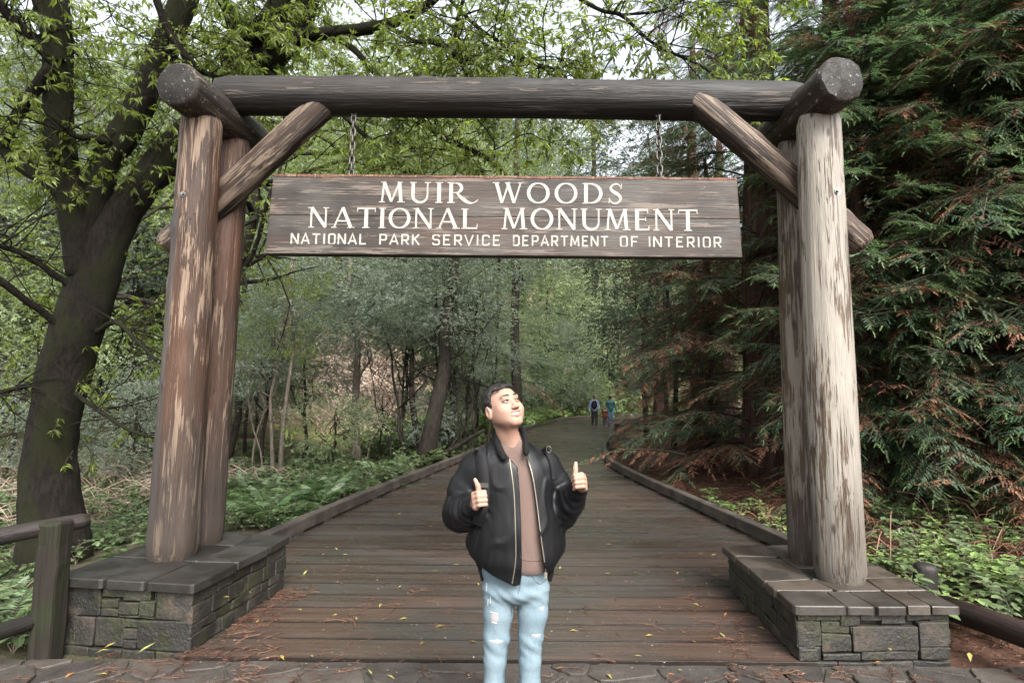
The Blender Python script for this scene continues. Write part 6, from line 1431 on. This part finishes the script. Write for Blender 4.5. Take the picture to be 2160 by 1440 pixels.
# jeans
je = SDF((MO[0] - .28, DM - .18, .06), (MO[0] + .28, DM + .26, .98), .0052)
je.ell(W(1087, 1200, .05), (.158, .112, .125), k=.02); je.ell(W(1088, 1240, .05), (.155, .108, .060), k=.02); je.ell(W(1090, 1250, .05), (.07, .075, .045), k=.03)
for rows_, an in (([(1053, 1240, .078), (1051, 1290, .0685), (1047, 1342, .0600), (1044, 1390, .0510), (1042, 1440, .0450)], ANR), ([(1124, 1240, .078), (1124, 1290, .0690), (1119, 1345, .0560), (1118, 1390, .0500), (1118, 1440, .0460)], ANL)):
    je.chain([W(x, y, .045) for x, y, r in rows_] + [an + [0, 0, -.01]], [r for x, y, r in rows_] + [.046], .016)
sl, P = je.sub(je.lo, je.lo + je.h * je.n); p3 = P.reshape(-1, 3); wr = np.sin(p3[:, 2] * 120 + p3[:, 0] * 70 + 7 * vnoise(p3 * [6, 6, 5], 2, 1)).reshape(P.shape[:3])
kz = np.exp(-((P[..., 2] - KNR[2] + .02) / .05) ** 2) + .7 * np.exp(-((P[..., 2] - .76) / .05) ** 2)
je.d[sl] = je.d[sl] + (.0022 * kz * np.sign(wr) * np.abs(wr) ** .6 + .0018 * vnoise(p3 * [14, 14, 6], 3, 2).reshape(P.shape[:3])).astype(np.float32)
V, F = je.mesh(); C_ = V[F].mean(1); X_, Y_ = px_of(C_.astype(np.float32)); nn_ = vnoise(C_ * 60, 5, 2) * 4; front = C_[:, 1] < DM + .04
rip = front & ((((X_ - 1044) / 8) ** 2 + ((Y_ - 1301) / 10) ** 2 + nn_ * .16 < 1) | (((X_ - 1048) / 13) ** 2 + ((Y_ - 1352) / 3.6) ** 2 + nn_ * .16 < 1) | (((X_ - 1130) / 10) ** 2 + ((Y_ - 1340) / 3.4) ** 2 + nn_ * .16 < 1) | (((X_ - 1142) / 5) ** 2 + ((Y_ - 1283) / 3) ** 2 + nn_ * .16 < 1))
jn = put('jeans', V, F, [M_DENIM, M_RIP], rip.astype(int)); JV, JF = V, F
for px0, py0, px1, py1, in ((1100, 1212, 1096, 1252), (1092, 1262, 1098, 1440)):
    pass
# bomber jacket
jk = SDF((MO[0] - .42, DM - .30, .60), (MO[0] + .46, DM + .30, 1.60), .005)
rows = [(W(1076, 925, .045), .070, .070), (W(1077, 938, .045), .112, .085), (W(1076, 955, .045), .165, .105), (W(1078, 985, .045), .200, .130), (W(1083, 1030, .045), .212, .148), (W(1088, 1090, .045), .222, .160), (W(1090, 1140, .045), .224, .166), (W(1090, 1172, .04), .208, .165), (W(1089, 1196, .04), .182, .152), (W(1088, 1240, .04), .168, .140)]
sl, P, d = loft(jk, rows, 2.3); p3 = P.reshape(-1, 3); S3 = P.shape[:3]
fold = vnoise(p3 * [13, 9, 2.4], 21, 2).reshape(S3) * .011 + vnoise(p3 * [7, 7, 7], 22, 1).reshape(S3) * .008
crz = 1 - np.abs(vnoise(p3 * [12, 10, 5.5], 29, 1)); fold = fold - (np.clip(crz - .80, 0, 1) * .022).reshape(S3); jk.d[sl] = d + fold.astype(np.float32)
sleeve = [(SHR + [0.005, 0, -.01], .082), (SHR * .5 + ELR * .5 + [-.008, 0.01, 0], .083), (ELR + [0, .0, 0], .082), (ELR * .5 + WRR * .5 + [-.004, 0, -.006], .070), (WRR + (WRR - ELR) * -.13, .050)]
sleeveL = [(SHL + [-.005, 0, -.01], .080), (SHL * .5 + ELL * .5 + [.004, 0.01, 0], .080), (ELL + [0, 0, 0], .078), (ELL * .5 + WRL * .5 + [.002, 0, -.006], .064), (WRL + (WRL - ELL) * -.13, .048)]
for sv in (sleeve, sleeveL): jk.chain([s_[0] for s_ in sv], [s_[1] for s_ in sv], .03)
arm_d = np.full(S3, 9.0, np.float32); arm_t = np.zeros(S3, np.float32)
for sv in (sleeve, sleeveL):
    for i in range(4):
        a, b = sv[i][0].astype(np.float32), sv[i + 1][0].astype(np.float32); ab = b - a; t = np.clip(((P - a) @ ab) / (ab @ ab), 0, 1); dd = np.linalg.norm(P - a - t[..., None] * ab, axis=-1); m_ = dd < arm_d; arm_d[m_] = dd[m_]; arm_t[m_] = (i + t)[m_]
wr = np.sin(arm_t * 15 + 6 * vnoise(p3 * [9, 9, 9], 23, 2).reshape(S3)); jk.d[sl] += (np.exp(-(np.maximum(arm_d - .07, 0) / .03) ** 2) * np.clip(arm_t - .3, 0, 1) * (.0018 * wr + .010 * vnoise(p3 * [15, 15, 15], 24, 2).reshape(S3))).astype(np.float32)
# hollow it: everything well inside the shell goes, then the front opening and the hem
inner = jk.d[sl] + .016; X_, Y_ = px_of(P)
xl = np.interp(Y_, [900, 935, 955, 970, 985, 1035, 1100, 1180, 1215, 1245], [1048, 1056, 1066, 1078, 1092, 1096, 1099, 1101, 1100, 1094]); xr = np.interp(Y_, [900, 935, 952, 1016, 1131, 1205, 1245], [1104, 1107, 1109, 1124, 1139, 1149, 1153])
opening = np.maximum(np.maximum((xl - X_) * .0022, (X_ - xr) * .0022), P[..., 1] - (DM + .02))
hem = np.interp(X_, [960, 985, 1010, 1040, 1085, 1101, 1120, 1148, 1165, 1185, 1200], [1150, 1164, 1192, 1214, 1236, 1232, 1205, 1209, 1204, 1172, 1150]); back = P[..., 1] > DM + .05
hem_d = np.where(back, .80 - P[..., 2], (Y_ - hem) * .0022)
jk.d[sl] = np.maximum(jk.d[sl], -inner); jk.d[sl] = np.maximum(jk.d[sl], -opening); jk.d[sl] = np.maximum(jk.d[sl], hem_d)
# cuffs and collar in rib knit
for e_, w_ in ((ELR, WRR), (ELL, WRL)):
    u = norm(w_ - e_); jk.cap(w_ - u * .045, w_ + u * .012, .046, .041, .006); jk.cap(w_ + u * .0, w_ + u * .06, .031, .033, .004, 's')
col = [W(1062, 966, -.085), W(1053, 948, -.050), W(1046, 928, -.01), W(1043, 912, .05), W(1060, 902, .105), W(1085, 902, .105), W(1103, 908, .05), W(1107, 925, -.005), W(1109, 945, -.055), W(1110, 956, -.085)]
Q_ = spline(np.array(col), 22)
for a, b in zip(Q_[:-1], Q_[1:]): jk.cap(a, b, .0115, .0115, .014); jk.cap(a + [0, 0, .013], b + [0, 0, .013], .0075, .0075, .006)
V, F = jk.mesh(); C_ = V[F].mean(1)
rib = (seg_d(C_, Q_) < .028) | (np.linalg.norm(C_ - WRR, axis=1) < .066) | (np.linalg.norm(C_ - WRL, axis=1) < .064)
X_, Y_ = px_of(C_.astype(np.float32)); hemf = np.interp(X_, [960, 985, 1010, 1040, 1085, 1101, 1120, 1148, 1165, 1185, 1200], [1150, 1164, 1192, 1214, 1236, 1232, 1205, 1209, 1204, 1172, 1150])
jo = put('jacket', V, F, [M_JACKET, M_RIB], rib.astype(int))
from mathutils.bvhtree import BVHTree
BV_J = BVHTree.FromPolygons([tuple(v) for v in V], [tuple(f) for f in F])
def on_jacket(px, py, lift=.004, bv=None):
    d = ray(px, py); h, nr, i, dist = (bv or BV_J).ray_cast(Vector(_C), Vector(norm(d)))
    p = np.array(h) if h is not None else at(px, py, DM - .1)
    if p[1] > DM + .08: p = at(px, py, DM - .08)
    nr = np.array(nr) if nr is not None else np.array([0, -1., 0]); nr = nr if np.dot(nr, d) < 0 else -nr; return p + nr * lift, nr
def ribbon(name, pts, wpx, mat, parent, org, thick=.004, lift=.004, n_=22, bv=None):
    Q2 = spline(np.array(pts, float), n_); A = []
    for i, (x, y) in enumerate(Q2):
        t = Q2[min(i + 1, n_ - 1)] - Q2[max(i - 1, 0)]; t = t / np.linalg.norm(t); s_ = np.array([-t[1], t[0]]) * wpx / 2
        A.append([on_jacket(x + s_[0], y + s_[1], lift, bv)[0], on_jacket(x, y, lift + thick * .4, bv)[0], on_jacket(x - s_[0], y - s_[1], lift, bv)[0]])
    A = np.array(A)
    for _ in range(2): A[1:-1] = (A[:-2] + 2 * A[1:-1] + A[2:]) / 4
    B = A + np.array([0, thick * 1.5, 0]); K = n_; V = np.concatenate([A.reshape(-1, 3), B.reshape(-1, 3)]) - org; i = np.arange(K - 1)
    F = np.concatenate([np.stack([i * 3 + j, i * 3 + j + 1, i * 3 + j + 4, i * 3 + j + 3], 1) for j in (0, 1)] + [np.stack([i * 3, i * 3 + 3, i * 3 + 3 + 3 * K, i * 3 + 3 * K], 1), np.stack([i * 3 + 2, i * 3 + 2 + 3 * K, i * 3 + 5 + 3 * K, i * 3 + 5], 1)])
    return link(name, np_mesh(name, V, [F], mat, smooth=True), parent)
ribbon('zip', [(1075, 968), (1084, 1035), (1087, 1110), (1088, 1180), (1080, 1230)], 2.2, M_ZIP, jo, MO, .0015, .002)
ribbon('zip', [(1111, 960), (1126, 1016), (1141, 1131), (1151, 1203)], 2.0, M_ZIP, jo, MO, .0015, .002)
p, _n = on_jacket(1150, 1200); m = MB(); m.box(W(1151, 1213, -.15) - MO, (.005, .002, .014)); m.obj('zip_pull', M_ZIP, jo)
ribbon('pocket_welt', [(1012, 1118), (1006, 1138), (1003, 1152)], 5, M_RIB, jo, MO, .003, .002, 10)
BV_P = BVHTree.FromPolygons([tuple(v) for v in JV], [tuple(f) for f in JF]); M_SEAM = flat_mat('denim_seam', (0.075, 0.125, 0.165), .85, .2, var=.4, scale=120)
for q in ([(1101, 1208), (1098, 1230), (1093, 1254)], [(1096, 1262), (1095, 1310), (1096, 1360), (1100, 1440)], [(1080, 1275), (1075, 1330), (1066, 1390), (1060, 1440)], [(1152, 1212), (1150, 1222), (1138, 1232), (1120, 1214)]): ribbon('seam', q, 1.5, M_SEAM, jn, MO, .0015, .001, 16, BV_P)
for (x0, y0, x1, y1) in ((1027, 1228, 1026, 1246), (1035, 1256, 1034, 1272), (1030, 1262, 1029, 1276), (1034, 1290, 1050, 1293), (1038, 1311, 1048, 1314), (1033, 1350, 1058, 1352), (1122, 1339, 1140, 1337), (1139, 1281, 1148, 1279)): ribbon('frayed_thread', [(x0, y0), ((x0 + x1) / 2, (y0 + y1) / 2 + .5), (x1, y1)], 1.6, M_WHITE, jn, MO, .002, .0015, 7, BV_P)
BV_S = BVHTree.FromPolygons([tuple(v) for v in SV], [tuple(f) for f in SF]); ribbon('hem_seam', [(1104, 1180), (1122, 1183), (1144, 1181)], 1.6, flat_mat('hem_dark_brown', (0.075, .05, .042), .9), so_, MO, .001, .001, 12, BV_S)  # darker brown seam line along the sweatshirt hem
# shoes
for c in (ANR, ANL):
    s_ = SDF(c + [-.09, -.26, -.10], c + [.09, .14, .07], .005); s_.cap(c + [0, .05, -.045], c + [0, -.15, -.052], .046, .040, .02); s_.cap(c + [0, .02, -.03], c + [0, 0, .03], .046, .045, .02)
    sl, P = s_.sub(s_.lo, s_.lo + s_.h * s_.n); s_.d[sl] = np.maximum(s_.d[sl], .001 - P[..., 2]); V, F = s_.mesh(); put('shoe', V, F, [M_WHITE])
# backpack worn over the jacket
bp = thing('backpack', 'black backpack worn on the smiling persons shoulders', 'backpack', (MO[0], DM + .30, 1.0)); BPO = np.array(bp.location)
b_ = SDF((MO[0] - .26, DM + .15, .78), (MO[0] + .26, DM + .44, 1.52), .008); b_.ell((MO[0] - .01, DM + .29, 1.14), (.20, .10, .32), k=0); b_.ell((MO[0] - .01, DM + .36, 1.02), (.16, .06, .16), k=.02); b_.ell((MO[0] - .06, DM + .27, .93), (.20, .09, .12), k=.05)
V, F = b_.mesh(); link('bag', np_mesh('bag', V - BPO, [F], M_WEB, smooth=True), bp)
ribbon('strap', [(1013, 945), (1016, 975), (1021, 1010), (1021, 1040), (1017, 1075), (1005, 1105)], 25, M_WEB, bp, BPO, .008, .005)
ribbon('strap', [(1147, 946), (1154, 955), (1161, 970), (1166, 990), (1168, 1010)], 12, M_WEB, bp, BPO, .008, .005)
p, nr = on_jacket(1157, 947, .016); m = MB(); m.tube(np.array([p + .011 * np.array([math.cos(t), 0, math.sin(t) * 1.3]) for t in np.linspace(0, 6.28, 15)]) - BPO, .003, 6); m.obj('buckle', M_IRON, bp, True)
p, nr = on_jacket(1018, 1022, .012); m = MB(); m.box(p - BPO, (.030, .004, .010)); m.obj('buckle', M_IRON, bp)

# --- the family walking away
def walker(label, x, y, h, top_c, leg_c, hair_c, shoe_c, stride, lean=0.0, arms=((-.10, 0, 0), (.10, 0, 0)), skirt=None, long_hair=False, tops=None):
    s_ = h / 1.72; o = np.array([x, y, .0]); t = thing('person', label, 'person', (x, y, 0)); q = lambda a, b, c: o + np.array([a, b, c]) * s_
    def fin(f, nm, mats, mi=None): V, F = f.mesh(); return link(nm, np_mesh(nm, V - o, [F], mats, mi(V[F].mean(1) - o) if mi else None, True), t)
    box = lambda hh: SDF(o + np.array([-.45, -.5, 0]) * s_, o + np.array([.45, .5, 1.85]) * s_, hh * s_)
    feet = [(-.09, stride * .28, .06 if stride else .05), (.09, -stride * .28, .06)]; knees = [(-.09, stride * .05 - .02, .49), (.09, -.04 - stride * .10, .49)]
    f = box(.014); f.ell(q(0, 0, 1.60), np.array([.078, .10, .115]) * s_, k=0); f.cap(q(0, 0, 1.50), q(0, .01, 1.38), .055 * s_, .06 * s_, .03)
    f.ell(q(0, 0, 1.18), np.array([.16, .10, .28]) * s_, k=.04); f.ell(q(0, 0, .94), np.array([.15, .10, .12]) * s_, k=.04)
    sh2 = [(-.19, 0, 1.38), (.19, 0, 1.38)]; hn = []
    for (a, e), sg in zip(zip(sh2, arms), (-1, 1)):
        el = (a[0] + sg * .06, .05 + e[1] * .4, 1.10); ha = (a[0] + sg * .05 + e[0], e[1] - .02, .86 + e[2]); hn.append((a, el, ha)); f.chain([q(*a), q(*el), q(*ha)], [.045 * s_, .036 * s_, .026 * s_], .02)
        f.ell(q(ha[0], ha[1], ha[2] - .05), np.array([.022, .035, .055]) * s_, k=.02)
        for fi in range(4): f.cap(q(ha[0], ha[1] - .03 + .02 * fi, ha[2] - .07), q(ha[0] - sg * .012, ha[1] - .03 + .018 * fi, ha[2] - .135 + .008 * abs(fi - 1.5)), .010 * s_, .008 * s_, .006)
        f.cap(q(ha[0], ha[1] - .03, ha[2] - .03), q(ha[0], ha[1] - .055, ha[2] - .085), .012 * s_, .009 * s_, .008)
    for k_, (fx, kn) in enumerate(zip(feet, knees)): f.chain([q(kn[0], .0, .92), q(*kn), q(*fx)], [.078 * s_, .052 * s_, .038 * s_], .03)
    fin(f, 'body', [M_SKIN])
    f = box(.014); f.ell(q(0, .0, 1.18), np.array([.19, .135, .30]) * s_, k=0); f.cap(q(-.15, 0, 1.39), q(.15, 0, 1.39), .072 * s_, .072 * s_, .05)
    for (a, el, ha) in hn: f.chain([q(*a), q(*el), q(*ha)], [.066 * s_, .056 * s_, .042 * s_], .03)
    if skirt: f.ell(q(0, 0, .86), np.array([.25, .19, .22]) * s_, k=.08)
    f.cap(q(0, 0, .98), q(0, 0, .92), .155 * s_, .155 * s_, .05)
    fin(f, 'shirt' if not skirt else 'coat', [flat_mat('cloth', c, .85, .2, var=.25, scale=40) for c in (tops or [top_c])], (lambda C_: np.clip(np.digitize(C_[:, 2] / s_, [1.05, 1.22, 1.25, 1.28, 1.32]), 0, 5)) if tops else None)
    f = box(.014); f.ell(q(0, 0, .93), np.array([.165, .12, .12]) * s_, k=0)
    for fx, kn in zip(feet, knees): f.chain([q(kn[0], 0, .90), q(*kn), q(fx[0], fx[1], fx[2] + .04)], [.095 * s_, .072 * s_, .058 * s_], .03)
    fin(f, 'trousers', [flat_mat('trouser_cloth', leg_c, .85, .2, var=.25, scale=40)])
    f = box(.014); f.ell(q(0, .02 * 0 + .0 - .015 * -1 * 0, 1.63), np.array([.090, .112, .105]) * s_, k=0)
    if long_hair: f.cap(q(0, -.06, 1.62), q(0, -.09, 1.36), .085 * s_, .055 * s_, .03)
    sl, P = f.sub(f.lo, f.lo + f.h * f.n); f.d[sl] = np.maximum(f.d[sl], -(((P[..., 2] - o[2]) / s_ - 1.56) + .9 * (-(P[..., 1] - o[1]) / s_) + .05) * .7); fin(f, 'hair', [flat_mat('hair', hair_c, .6, .3, var=.3)])
    for fx in feet:
        f = box(.014); f.cap(q(fx[0], fx[1] - .03, .045), q(fx[0], fx[1] + .16, .035), .045 * s_, .038 * s_, .02); sl, P = f.sub(f.lo, f.lo + f.h * f.n); f.d[sl] = np.maximum(f.d[sl], .004 - P[..., 2]); fin(f, 'shoe', [flat_mat('shoe_cloth', shoe_c, .6, .3)])
    return t, o, s_
wx, wy = 4.72, 32.6
walker('person walking away in light blue shirt and dark trousers with a backpack', wx, wy, 1.74, (0.30, .36, .52), (0.022, .026, .022), (.10, .08, .07), (.03, .03, .03), .55, arms=((-.04, .05, 0), (.02, -.1, .12)))
wb = thing('backpack', 'black backpack on the person in the light blue shirt', 'backpack', (wx - .05, wy - .2, 1.0)); f = SDF((wx - .3, wy - .45, .85), (wx + .3, wy + .05, 1.55), .016); f.ell((wx - .03, wy - .20, 1.20), (.17, .11, .25), k=0); f.ell((wx - .03, wy - .27, 1.12), (.13, .07, .13), k=.03)
V, F = f.mesh(); link('bag', np_mesh('bag', V - np.array(wb.location), [F], M_WEB, smooth=True), wb)
for sx2 in (-.13, .12): m = MB(); m.tube([[sx2, .10, .42], [sx2, .17, .46], [sx2, .30, .44]], .02, 6); m.obj('strap', M_WEB, wb)
walker('small child in rust brown coat holding hands with the walking person', wx + .56, wy - .25, 1.12, (0.13, .045, .025), (.025, .04, .08), (.22, .13, .07), (.35, .10, .12), .5, arms=((-.12, 0, .22), (.0, .03, 0)), skirt=True, long_hair=True)
m = MB(); a = np.linspace(0, 6.28, 15); m.tube([[wx + .56 + .10 * math.cos(t), wy - .25 + .09 * math.sin(t) - .03, .90 + .02 * math.sin(t)] for t in a], .035, 8)
o = m.obj('hood', M_WHITE, None, True); ch = [q for q in COL.objects if q.get('label', '').startswith('small child')][0]; o.parent = ch; o.matrix_parent_inverse = Matrix.Translation(-Vector(ch.location)); o.name = 'hood_trim'
walker('person in teal green sweater with dark chest band and blue jeans beside the child', wx + 1.10, wy + 1.0, 1.72, (0.05, .16, .13), (.12, .22, .34), (.03, .02, .02), (.05, .08, .2), .3, tops=[(0.04, .13, .11), (0.045, .15, .13), (.03, .04, .10), (.16, .05, .07), (.04, .05, .12), (0.07, .24, .19)])
